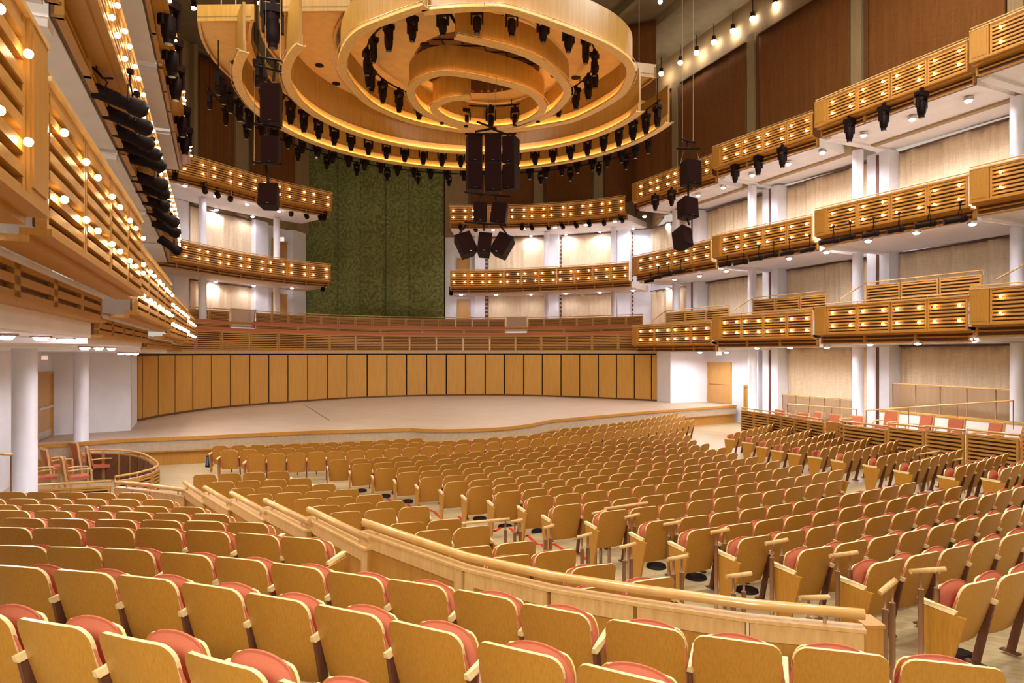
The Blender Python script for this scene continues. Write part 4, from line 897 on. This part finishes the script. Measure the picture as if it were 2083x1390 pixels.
RB = [(1501.6, 879, 1577), (1539, 886, 1627), (1569, 894, 1671), (1602, 900.7, 1702.6), (1638.5, 906, 1731), (1681.7, 912, 1771), (1732, 919, 1819), (1801, 928, 1885), (1868, 938, 1951), (1963, 948, 2049), (2055, 952, 2140)]
for i, (x, y, e) in enumerate(RB):
    arc_row(x, y, e, 'wooden seat beside the right boxes, %s row from the stage, ' % ordn(i+1)+'%s from its aisle', 'right block seats')
# left sub block, listed by its right hand seat; rows run left behind the barrier
LB = [(565.6, 959.4, 415), (610, 973.4, 415), (658.5, 985.3, 452), (704.8, 996, 500), (753, 1007, 585), (795.6, 1020, 665), (844.5, 1031.4, 708), (907, 1057.7, 760), (965, 1072, 820), (1054, 1104, 930), (1136, 1121, 1010), (1214, 1151, 1120), (1332, 1179, 1230)]
for i, (x, y, e) in enumerate(LB):
    p, h = solve(x, y); r = (p-CC).length; a = atan2(p.y-CC.y, p.x-CC.x); k = 0
    while True:
        q = CC+Vector((cos(a), sin(a), 0))*r
        if CX+q.x/q.y*F < e-8 or k > 14: break
        n = (CC-q).normalized(); k += 1
        seats.append((Vector((q.x, q.y, EYE-h-SH_T)), atan2(n.y, n.x)-pi/2, 'seat between aisle and foreground barrier, %s row from the stage, %s from the aisle' % (ordn(i+1), ordn(k)), 'left block seats', False, k == 1)); a -= PITCH/r
# foreground block
FR = [
 (1.36, [(-75, 1243), (85, 1268), (255, 1300), (433, 1345), (630, 1408)], [(830, 1475)]),
 (1.53, [(20, 1153), (155, 1163), (283, 1175), (415, 1192), (548, 1215), (693, 1241), (850, 1276), (1045, 1322), (1262, 1371), (1500, 1432)], []),
 (1.68, [(29, 1111), (138, 1114), (248, 1118), (366, 1127), (478, 1137), (593, 1151), (711, 1169), (838, 1186), (976, 1209), (1120, 1239), (1306, 1272), (1499, 1304), (1716, 1327), (1948, 1353)], []),
 (1.82, [(5, 1074), (105, 1075), (215, 1074.5), (314, 1075.5), (413, 1080.5), (514, 1087), (607.6, 1095)], []),
 (1.95, [(40, 1054.8), (130, 1056), (227.5, 1057.7), (320, 1059), (409, 1060.6), (498, 1063.5)], []),
 (2.07, [(15, 1039), (101, 1040), (184, 1040.5), (265, 1042), (343, 1044.7), (423, 1046)], []),
 (2.18, [(-5, 1027.5), (72, 1027.3), (150, 1027.5), (227.5, 1030), (302, 1030.5), (377, 1032)], []),
 (2.30, [(-28, 1015), (40, 1015.3), (109, 1015.3), (178.6, 1015.4), (247.7, 1016), (316.8, 1016.6)], []),
 (2.42, [(20, 1001.5), (78, 1001.5), (141, 1002), (201.6, 1002.5), (265, 1003)], [])]
FP = []
for i, (h, pts, _) in enumerate(FR):
    P = [Wz(x, y, -h) for x, y in pts]; P = [Vector((p.x, p.y, 0)) for p in P]; FP.append((EYE-h-SH_T, P))
    N = len(P)
    for j, p in enumerate(P):
        a, b = P[max(j-1, 0)], P[min(j+1, N-1)]; t = (b-a).normalized()
        seats.append((Vector((p.x, p.y, EYE-h-SH_T)), atan2(t.y, t.x), 'foreground wooden seat, %s row from the camera, %s from the left' % (ordn(i+1), ordn(j+1)), 'foreground block seats', False, False if j < N-1 else (i > 2)))
def onscr(q):
    x = CX+q.x/q.y*F if q.y > .5 else 9999
    return -120 < x < 2200
seats.sort(key=lambda s: (0 if onscr(s[0]) else 1, s[0].y))
stuff = MB()
for i, (q, rz, lab, grp, le, re_) in enumerate(seats):
    if i < 300: make_seat(q, rz, lab, 'wooden theatre seats, '+grp, le, re_)
    elif onscr(q):
        mx = Matrix.Translation(q) @ Matrix.Rotation(rz, 4, 'Z'); stuff.add(LOW, mx)
        if le: stuff.add(END, mx)
o = stuff.build('theatre_seats', ['ply', 'edge', 'red', 'leg']); tag(o, 'mass of distant wooden theatre seats filling the stalls towards the stage and the boxes', 'seats', None, 'stuff')

# ---- floors
mb = MB(); P = []
for i in range(0, 40):
    r = 14+i*.87; P.append([Vector((CC.x+cos(radians(a))*r, CC.y+sin(radians(a))*r, EYE-hS(r-.1)-SH_T)) for a in range(-100, -5, 3)])
# stepped rake: flat treads with risers
mb = MB(); ang = [radians(a) for a in range(-104, -2, 3)]
r = 12.0; prev = None
rs = [5, 20, 31.0]+[31.0+.87*i for i in range(1, 18)]
for r0, r1 in zip(rs, rs[1:]):
    z = EYE-hS((r0+r1)/2+.1 if r0 >= 31 else 20)-SH_T-.02
    A = [Vector((CC.x+cos(a)*r0, CC.y+sin(a)*r0, z)) for a in ang]; B = [Vector((CC.x+cos(a)*r1, CC.y+sin(a)*r1, z)) for a in ang]
    mb.grid([B, A], 0, False)
    if prev is not None: mb.grid([A, [Vector((p.x, p.y, prev)) for p in A]], 0, False)
    prev = z
struct(mb.build('floor', 'floor'))
mb = MB(); mb.prism([Vector((-20, -3, 0)), Vector((26, -3, 0)), Vector((26, 40, 0)), Vector((-20, 40, 0))], -.3, -.03); struct(mb.build('floor_base', 'floor'))
# foreground terraces under each row
def xat(P, px):
    k = (px-CX)/F
    return onpoly([P[0]+(P[0]-P[1])*6]+P+[P[-1]+(P[-1]-P[-2])*1.5], px)
pxs = [-300, -150, 0, 100, 200, 300, 400]
ends = [1900, 1900, 2060, 700, 560, 470, 410, 345, 300]
for i, (z, Pp) in enumerate(FP):
    q = [p for p in Pp]; q = [q[0]+(q[0]-q[1])*3]+q+[q[-1]+(q[-1]-q[-2])*(.55 if i != 1 else .4)]
    f = offs(q, .62); b = offs(q, -.34)
    mb = MB(); mb.strip(b, f, max(.0, z-.4), z, 0); struct(mb.build('terrace_floor', 'floor'))

# ---- barrier with rails
def seg_bar(pts, h, floor, label, grp):
    P = [Wz(x, y, -h) for x, y in pts]; P = [Vector((p.x, p.y, 0)) for p in P]; z = EYE-h
    t = thing('parterre_barrier', label, 'barrier', (P[0].x, P[0].y, floor), 0, grp)
    mb = MB(); mb.tube([Vector((p.x, p.y, z-.035)) for p in P], .038, 0, 12)
    mb.build('handrail', 'beige_rail', t)
    Q = offs(P, -.05); Q2 = offs(P, .05)
    mb = MB()
    for a, b in ((P[0], P[1]), (P[-1], P[-2])):
        d = (b-a).normalized(); c = a+d*.25; mb.tube([Vector((c.x, c.y, z-.2)), Vector((c.x, c.y, z-.05))], .014, 0, 6)
    mb.build('rail_bracket', 'steel', t)
    mb = MB(); zt = z-.12
    mb.strip(offs(P, -.065), offs(P, .05), zt-.025, zt, 0)
    mb.build('cap', 'woodl', t)
    for a, b in zip(P, P[1:]):
        d = (b-a).normalized(); n = Vector((-d.y, d.x, 0)); L = (b-a).length; k = max(1, round(L/1.9))
        for j in range(k):
            p, q = a+d*(L*j/k+.015), a+d*(L*(j+1)/k-.015); mb = MB()
            mb.beam(p-n*.03, q-n*.03, .06, n, floor, zt-.03, 0)
            mb.beam(p-n*.055, p-n*.055+d*.10, .025, n, floor, zt-.03, 1); mb.beam(q-n*.055-d*.10, q-n*.055, .025, n, floor, zt-.03, 1); mb.beam(p-n*.055+d*.1, q-n*.055-d*.1, .025, n, zt-.15, zt-.03, 1)
            mb.build('framed_panel', ['wood', 'woodl'], t)
    return t
g = None
seg_bar([(741, 1056), (950, 1125), (1122, 1163), (1295, 1189), (1520, 1219), (1758, 1240)], 1.77, .1, 'longest barrier section with thick handrail crossing the foreground', g)
BS = [([(628, 1031), (754, 1091)], 1.90), ([(539, 1013.4), (630, 1057)], 2.0), ([(470.6, 999), (542.6, 1038)], 2.12), ([(416.6, 988), (472, 1020)], 2.24), ([(375, 978), (419, 1007)], 2.36)]
for i, (pts, h) in enumerate(BS): seg_bar(pts, h, .05, 'short stepped barrier section with pale handrail, %s up from the long foreground section' % ordn(i+1), 'stepped barrier sections')
seg_bar([(238, 978), (275, 981), (310, 985), (345, 989.5), (380, 995)], 2.46, .05, 'gently curved barrier section at the top left end of the foreground block', g)
p = Wz(1775, 1262, -1.95); mb = MB(); mb.box((p.x-.05, p.y, .3), (p.x+.08, p.y+.18, EYE-2.01)); mb.box((p.x-.06, p.y-.01, EYE-2.01), (p.x+.09, p.y+.19, EYE-1.985))
tag(mb.build('barrier_end_post', 'wood'), 'low wooden end block at the right end of the foreground barrier', 'post')

# ---- aisle handrails
def trail(x0, y0, x1, y1, pxs, d, label, th=.023):
    z0 = (HY-y0)*d/F; d1 = d+.05; z1 = (HY-y1)*d1/F; a = W(x0, d, z0); b = W(x1, d1, z1)
    t = thing('aisle_handrail', label, 'handrail', (a.x, a.y, floorz(a)), 0, 'aisle handrails')
    mb = MB(); mb.tube([a, b], th, 0, 8); mb.build('grip', 'woodl', t)
    for x in pxs:
        u = (x-x0)/(x1-x0); p = a.lerp(b, u); fz = floorz(p); mb = MB()
        mb.tube([Vector((p.x, p.y, fz-.02)), Vector((p.x, p.y, p.z-.16))], .024, 0, 8); mb.tube([Vector((p.x, p.y, p.z-.18)), Vector((p.x, p.y, p.z-.01))], .012, 0, 6)
        mb.build('post', 'metal', t)
TR = [(914, 1068, 1037, 1056, (927, 1028), 9.6, 'long pale one left of centre'), (1040, 1062, 1063, 1058, (1047, 1058), 9.3, 'short one right of the long pale one'), (1106, 1075, 1127, 1069, (1110, 1120), 8.75, 'fourth row up from the barrier, left side'), (1174, 1094, 1204, 1086, (1184, 1196), 8.2, 'third row up from the barrier, left side'), (1204, 1046, 1234, 1039, (1211, 1222), 9.9, 'left one of the pair at the tilted seat'), (1229, 1036, 1318, 1023, (1239, 1308), 10.1, 'long one above the centre aisle'), (1271, 1054, 1301, 1046, (1279, 1291), 9.2, 'just left of the eleventh centre row'), (1260, 1115, 1293, 1106, (1270, 1284), 7.5, 'second from the barrier in the middle'), (1350, 1068, 1384, 1062, (1361, 1375), 8.45, 'before the twelfth centre row'), (1358, 1139, 1399, 1131, (1370, 1387), 6.75, 'nearest the barrier in the middle'), (1446, 1084, 1483, 1077, (1457, 1474), 7.75, 'before the thirteenth centre row'), (1477, 1174, 1528, 1167, (1492, 1513), 6.1, 'low one just behind the barrier'), (1557, 1107, 1602, 1098, (1570, 1590), 7.1, 'before the fourteenth centre row'), (1627, 1217, 1686, 1215, (1645, 1670), 5.5, 'lowest one peeking over the barrier rail'), (1688, 1132, 1744, 1124, (1704, 1729), 6.45, 'before the fifteenth centre row'), (1790, 1207, 1822, 1180, (1800, 1815), 5.15, 'steep one at the right barrier end'), (1852, 1163, 1922, 1158, (1873, 1906), 5.65, 'rightmost tall one in the foreground'),
      (1761, 951, 1811, 942, (1768, 1802), 17.0, 'leftmost in the right aisle'), (1864, 926, 1912, 918, (1868, 1907), 16.6, 'tall one in the right aisle'), (1867, 952, 1893, 946, (1871, 1888), 15.5, 'short one in the right aisle'), (1921, 939, 1957, 934, (1934, 1949), 15.6, 'middle of the right aisle group'), (1954, 957, 1985, 951, (1960, 1978), 14.8, 'second from the right edge in the right aisle'), (2010, 941, 2044, 936, (2020, 2034), 15.0, 'near the right edge beside the boxes'), (2051, 962, 2095, 955, (2063, 2085), 13.6, 'at the right edge of the photo')]
for x0, y0, x1, y1, ps, d, lab in TR: trail(x0, y0, x1, y1, ps, d, 'aisle handrail on bronze posts, %s' % lab)

# ---- floor outlets, tape, bag
def floorpt(px, py):
    h = 3.6
    for _ in range(40):
        d = h*F/(py-HY); X = (px-CX)/F*d; h = hS((Vector((X, d, 0))-CC).length)+SH_T
    return Vector((X, d, EYE-h))
vent = MB().tube([(0, 0, 0), (0, 0, .03), (0, 0, .045)], .14, 0, 16, True, [.15, .14, .09]).mesh('floor_diffuser', 'black')
for i, (x, y) in enumerate([(735, 999), (783, 1010), (829, 1020.6), (976, 1056), (1028, 1072), (1096, 1082), (1335, 1153), (1416, 1176), (1519, 1203), (1949, 1335)]):
    p = floorpt(x, y); t = link('floor_diffuser', vent, None, p); tag(t, 'round black floor outlet under an aisle seat, %s from the left' % ordn(i+1), 'floor outlet', 'floor outlets')
tp = [(876, 1036), (897, 1053), None, (928, 1049), (945, 1062), None, (996, 1077), (1006, 1083), (1020, 1076), None, (1033, 1073), (1063, 1096), (1073, 1092), (1106, 1114), None, (1126, 1109), (1146, 1118), None, (1164, 1125), (1207, 1144), None, (786, 1011), (800, 1023), None, (829, 1025), (840, 1034)]
def stepz(p):
    r = (Vector((p.x, p.y, 0))-CC).length
    if r < 31: return EYE-hS(20)-SH_T-.02
    return EYE-hS(31+.87*(int((r-31)/.87)+.5)+.1)-SH_T-.02
segs = []; cur = []
for q in tp+[None]:
    if q is None: segs.append(cur); cur = []
    else: cur.append(floorpt(*q)+Vector((0, 0, .004)))
mb = MB()
for sg in segs:
    for a0, b0 in zip(sg, sg[1:]):
      for q_ in range(14):
        a, b = a0.lerp(b0, q_/14), a0.lerp(b0, (q_+1)/14); a.z = b.z = stepz(a)+.003
        d = (b-a).normalized(); n = Vector((-d.y, d.x, 0))*.028; up = Vector((0, 0, .006))
        mb.hexa([a-n, b-n, b+n, a+n, a-n+up, b-n+up, b+n+up, a+n+up])
tag(mb.build('floor_tape', 'tape'), 'thin red tape line running down the left aisle floor', 'tape')
p = floorpt(425, 949); t = thing('folded_bag', 'small upright black and blue bag beside the front row at the left', 'bag', (p.x, p.y, p.z))
mb = MB(); mb.hexa([(-.07, -.12, 0), (.09, -.12, 0), (.09, .12, 0), (-.07, .12, 0), (-.04, -.08, .36), (.05, -.08, .36), (.05, .08, .36), (-.04, .08, .36)]); mb.build('body', 'black', t, world=False)
mb = MB(); mb.hexa([(-.03, -.135, .05), (.04, -.135, .05), (.04, -.12, .05), (-.03, -.12, .05), (-.02, -.10, .32), (.03, -.10, .32), (.03, -.08, .32), (-.02, -.08, .32)]); mb.build('pocket', 'blue', t, world=False)

# ================================================================== boxes with loose armchairs
def chair_meshes():
    S = {}
    mb = MB(); P = []
    mb.box((-.24, -.22, .40), (.24, .24, .48)); S['seat'] = (mb, 'red')
    mb = MB(); mb.hexa([(-.22, .20, .46), (.22, .20, .46), (.22, .26, .46), (-.22, .26, .46), (-.23, .33, .98), (.23, .33, .98), (.23, .38, .98), (-.23, .38, .98)]); S['back_pad'] = (mb, 'red')
    mb = MB()
    for s in (-1, 1): mb.hexa([(s*.25-.02, .22, .0), (s*.25+.02, .22, .0), (s*.25+.02, .27, 0), (s*.25-.02, .27, 0), (s*.25-.02, .36, 1.0), (s*.25+.02, .36, 1.0), (s*.25+.02, .41, 1.0), (s*.25-.02, .41, 1.0)])
    mb.hexa([(-.25, .36, .97), (.25, .36, .97), (.25, .41, .97), (-.25, .41, .97), (-.25, .36, 1.02), (.25, .36, 1.02), (.25, .41, 1.02), (-.25, .41, 1.02)]); S['back_frame'] = (mb, 'woodl')
    for s, nm in ((-1, 'l'), (1, 'r')):
        mb = MB(); mb.tube([(s*.27, .28, .66), (s*.28, .0, .68), (s*.27, -.24, .66), (s*.27, -.27, .60)], .022, 0, 6); S['armrest'+nm] = (mb, 'woodl')
        mb = MB(); mb.box((s*.27-.018, -.27, 0), (s*.27+.018, -.23, .64)); S['leg'+nm] = (mb, 'woodl')
    return {k: m.mesh(k.rstrip('lr') if k[:3] in ('arm', 'leg') else k, mm) for k, (m, mm) in S.items()}
ch = chair_meshes()
def armchair(p, rz, label, grp):
    t = thing('box_armchair', label, 'armchair', p, rz, grp)
    for k, me in ch.items(): link({'armrestl': 'armrest', 'armrestr': 'armrest', 'legl': 'leg', 'legr': 'leg'}.get(k, k), me, t)
    return t
LCH = [((176, 962), 20.3, 2.6, 'rearmost one with tall red back'), ((120, 975), 19.0, 2.5, 'left one beside the thick column'), ((208, 966), 19.2, 2.2, 'right one near the curved rail'), ((160, 985), 17.4, 2.3, 'front one close to the near rail'), ((92, 985), 17.3, 2.4, 'leftmost one half behind the column')]
for (x, y), d, rz, lab in LCH:
    p = W(x, d); armchair(Vector((p.x, p.y, -.02)), rz, 'wooden armchair with red back in the left box, %s' % lab, 'armchairs in the left box')
def box_wall(pts, ztop, floor, n, label, rail=True, nsl=8):
    P = [Vector((p[0], p[1], 0)) for p in pts]; t = thing('slatted_barrier', label, 'barrier', (P[0].x, P[0].y, floor)); P = resample(P, n); z = ztop
    for a, b in zip(P, P[1:]):
        w = (b-a).length; h = z-.10-floor
        link('slat_panel', panel_mesh(w-.02, round(h, 2), nsl), t, (a.x-t.location.x, a.y-t.location.y, 0), atan2(b.y-a.y, b.x-a.x))
    mb = MB(); mb.tube([Vector((p.x, p.y, z)) for p in offs(P, .04)], .028, 0, 8)
    for p in offs(P, .04): mb.tube([Vector((p.x, p.y, z-.12)), Vector((p.x, p.y, z))], .014, 0, 5)
    mb.build('handrail', 'beige_rail', t); return t
# left box: near rail, bulging slatted front, far rail
box_wall(cr([(-9.15, 15.0, 0), (-8.85, 15.7, 0), (-9.0, 16.6, 0), (-9.7, 17.6, 0), (-10.6, 18.6, 0), (-11.6, 19.2, 0), (-12.6, 19.2, 0)], 4), .88, 0, 12, 'curved slatted front of the left box bulging towards the stalls')
box_wall([(-10.7, 14.4, 0), (-9.2, 14.9, 0)], .80, 0, 2, 'straight near side of the left box behind the foreground seats')
# right boxes
gx = lambda d: 11.9+(17.9-d)*.39
RBX = [([(10.35, 29.3), (10.05, 28.6), (10.2, 27.9), (10.55, 27.0), (10.9, 25.2), (11.25, 23.4)], EYE-2.42, 7, 'curved slatted front of the far right box'),
       ([(11.8, 22.6), (11.35, 22.5), (11.1, 22.1), (11.0, 21.5), (11.25, 21.1)], EYE-2.28, 5, 'small rounded slatted corner between the right boxes')]
for pts, z, n, lab in RBX: box_wall(cr([(x, d, 0) for x, d in pts], 3), z, .25, n, lab)
mb = MB(); mb.beam(Vector((11.27, 23.3, 0)), Vector((11.45, 22.55, 0)), .08, CN, .25, EYE-2.45); tag(mb.build('box_door', 'wood'), 'plain wooden panel between the far right box and the rounded corner', 'panel')
bd = [21.0, 19.5, 18.4, 17.35, 16.1, 14.7, 13.2]; bt = [2.22, 2.12, 2.08, 2.05, 1.95, 1.85]
for i in range(6):
    d0, d1 = bd[i], bd[i+1]; box_wall([(gx(d0), d0-.03), (gx(d1), d1+.03)], EYE-bt[i], .3+.09*i, 1, 'straight slatted box front on the right, %s bay towards the camera' % ordn(i+1), nsl=9)
mb = MB(); mb.prism([Vector((10.6, 29.0, 0)), Vector((11.5, 23.4, 0)), Vector((15.5, 24.6, 0)), Vector((13.6, 31.2, 0))], .1, .28); struct(mb.build('box_floor', 'floor'))
mb = MB(); mb.prism([Vector((11.5, 23.0, 0)), Vector((gx(13)+.15, 13, 0)), Vector((gx(13)+6, 15.5, 0)), Vector((15.5, 24.5, 0))], .4, .66); struct(mb.build('box_floor', 'floor'))
RCH = [(1576, 838, 27.2, 0), (1622, 843, 25.8, 0), (1647, 838, 26.4, 0), (1688, 843, 25.2, 0), (1733, 848, 24.6, 0), (1800, 862, 22.5, 0), (1868, 865, 21.2, 0), (1930, 866, 20.0, 0), (2005, 866, 18.8, 0), (2070, 862, 17.6, 0)]
for i, (x, y, d, _) in enumerate(RCH):
    p = W(x, d+.5); armchair(Vector((p.x, p.y, .28 if i < 5 else .66)), -1.25+random.uniform(-.3, .3), 'wooden armchair with red back in the right boxes, %s from the left' % ordn(i+1), 'armchairs in the right boxes')
# raised rear walkway of the right boxes with cap and mesh rails
def poly(pts): return [Vector((p[0], p[1], 0)) for p in pts]
a = W(1790, 25.4); b = W(2100, 20.3); a.z = b.z = 0
mb = MB(); d_ = (b-a).normalized(); n_ = Vector((-d_.y, d_.x, 0)); mb.beam(a, b, .2, n_, .2, EYE-2.28); t = mb.build('low_wall', 'soffit'); tag(t, 'low white wall with a gold cap behind the right boxes', 'low wall')
mb = MB(); mb.beam(a-n_*.03, b-n_*.03, .26, n_, EYE-2.28, EYE-2.22); mb.build('gold_cap', 'trim', t)
def mesh_rail(x0, y0, x1, y1, yb, d0, d1, label, nm=5):
    a = W(x0, d0, (HY-y0)*d0/F); b = W(x1, d1, (HY-y1)*d1/F); bz = EYE+(HY-yb)*d0/F
    t = thing('mesh_railing', label, 'railing', (a.x, a.y, bz)); mb = MB(); mb.tube([a, b], .03, 0, 8); mb.build('handrail', 'beige_rail', t)
    for k in range(nm+1):
        p = a.lerp(b, k/nm); mb = MB(); mb.tube([Vector((p.x, p.y, bz)), p], .02, 0, 6); mb.build('post', 'metal', t)
    d = Vector((b.x-a.x, b.y-a.y, 0)).normalized(); mb = MB(); mb.hexa([(a.x, a.y, bz), (b.x, b.y, bz), (b.x-d.y*.01, b.y+d.x*.01, bz), (a.x-d.y*.01, a.y+d.x*.01, bz), (a.x, a.y, a.z-.05), (b.x, b.y, b.z-.05), (b.x-d.y*.01, b.y+d.x*.01, b.z-.05), (a.x-d.y*.01, a.y+d.x*.01, a.z-.05)])
    mb.build('mesh_infill', 'mesh', t)
mesh_rail(1592, 802, 1742, 814, 838, 30.8, 27.0, 'mesh railing with wooden rail before the second right curtain')
mesh_rail(1816, 780, 2090, 795, 838, 25.8, 21.0, 'mesh railing with wooden rail before the nearest right curtain')
for x0, y0, x1, y1, d0, d1, lab in ((1762, 835, 2061, 815, 25.0, 20.3, 'long thin rail rising to the right above the right boxes'), (1602, 822, 1742, 833, 29.5, 26.2, 'thin lower rail before the second right curtain')):
    mb = MB(); a = W(x0, d0, (HY-y0)*d0/F); b = W(x1, d1, (HY-y1)*d1/F); mb.tube([a, b], .025, 0, 8); t = mb.build('handrail', 'beige_rail'); tag(t, lab, 'handrail')
    for k in range(4):
        p = a.lerp(b, k/3+.0); m2 = MB(); m2.tube([Vector((p.x, p.y, p.z-.9)), p], .016, 0, 5); m2.build('post', 'metal', t)
# chair tops along the lowest right gallery
for i in range(4):
    (d0, x0), (d1, x1) = FB[i]; A = V2(d0, x0); B = V2(d1, x1); D = (B-A).normalized(); N = Vector((-D.y, D.x, 0)); z = EYE+T1z[i]-.92
    for k in range(5):
        p = A+D*(1.0+k*1.12)+N*.75; armchair(Vector((p.x, p.y, z)), atan2(D.y, D.x)+random.uniform(-.3, .3), 'lowest right gallery armchair, %s, %s from left' % (bn[i], ordn(k+1)), 'gallery armchairs')
# left foreground rail by the wall
mb = MB(); a = W(-15, 12.9, -2.0); b = W(24, 13.7, -2.15); mb.tube([a, b], .028, 0, 8); t = mb.build('wall_handrail', 'beige_rail'); tag(t, 'short wooden handrail at the left edge by the thick column', 'handrail')
for u in (.3, .95): p = a.lerp(b, u); m2 = MB(); m2.tube([Vector((p.x, p.y, .0)), p], .018, 0, 6); m2.build('post', 'metal', t)
# ================================================================== light and camera
def area(loc, e, size, c=(1, .95, .87), rot=(0, 0, 0)):  # added fill lamps out of view, standing in for house lighting
    o = lamp('AREA', 'fill_panel', loc, e, c, None, size, rot); return o
for x, y, e in ((-5, 3, 1200), (4, 3, 750)): area((x, y, 19.5), e, 2.2)  # added overhead fill above the near seats
for x, y, e in ((-6, 11, 1200), (3, 11, 1000), (11, 12, 900)): area((x, y, 19.5), e, 2.2)
for x, y in ((-9, 20), (10, 20)): area((x, y, 20.0), 1000, 2.0)
area((-.4, -4, 6.8), 800, 2.0, (1, .95, .87), (radians(68), 0, radians(32)))  # added fill behind the camera to brighten the seat backs
# added fill spots hidden in the canopy, aimed at the stage, stalls and chorus
for x, y, e, rx in ((-1.2, 24.2, 800, 0), (-5.9, 28.2, 480, .25), (2.6, 30.0, 480, .25), (-9.5, 31, 380, .3), (-4.5, 33.3, 420, .45), (4.8, 20.6, 450, -.2), (-8.5, 21, 450, -.2)):
    lamp('SPOT', 'canopy_fill', (x, y, 13.2), e, (1, .93, .84), canopy, .25, (rx, 0, 0), 120, .8).location -= canopy.location
w = bpy.data.worlds.new('hall_ambience'); bpy.context.scene.world = w; w.use_nodes = True
w.node_tree.nodes['Background'].inputs[0].default_value = (1, .88, .74, 1); w.node_tree.nodes['Background'].inputs[1].default_value = .55
cam = bpy.data.cameras.new('camera'); co = bpy.data.objects.new('camera', cam); col.objects.link(co)
co.location = (0, 0, EYE); co.rotation_euler = (pi/2, 0, 0); cam.sensor_width = 36; cam.sensor_fit = 'HORIZONTAL'; cam.lens = 36*F/2083; cam.shift_y = (HY-695)/2083; cam.clip_start = .05; cam.clip_end = 300
sc = bpy.context.scene; sc.camera = co
sc.view_settings.view_transform = 'Standard'; sc.view_settings.look = 'None'; sc.view_settings.gamma = 1; sc.view_settings.use_curve_mapping = False
sc.view_settings.exposure = 0.10
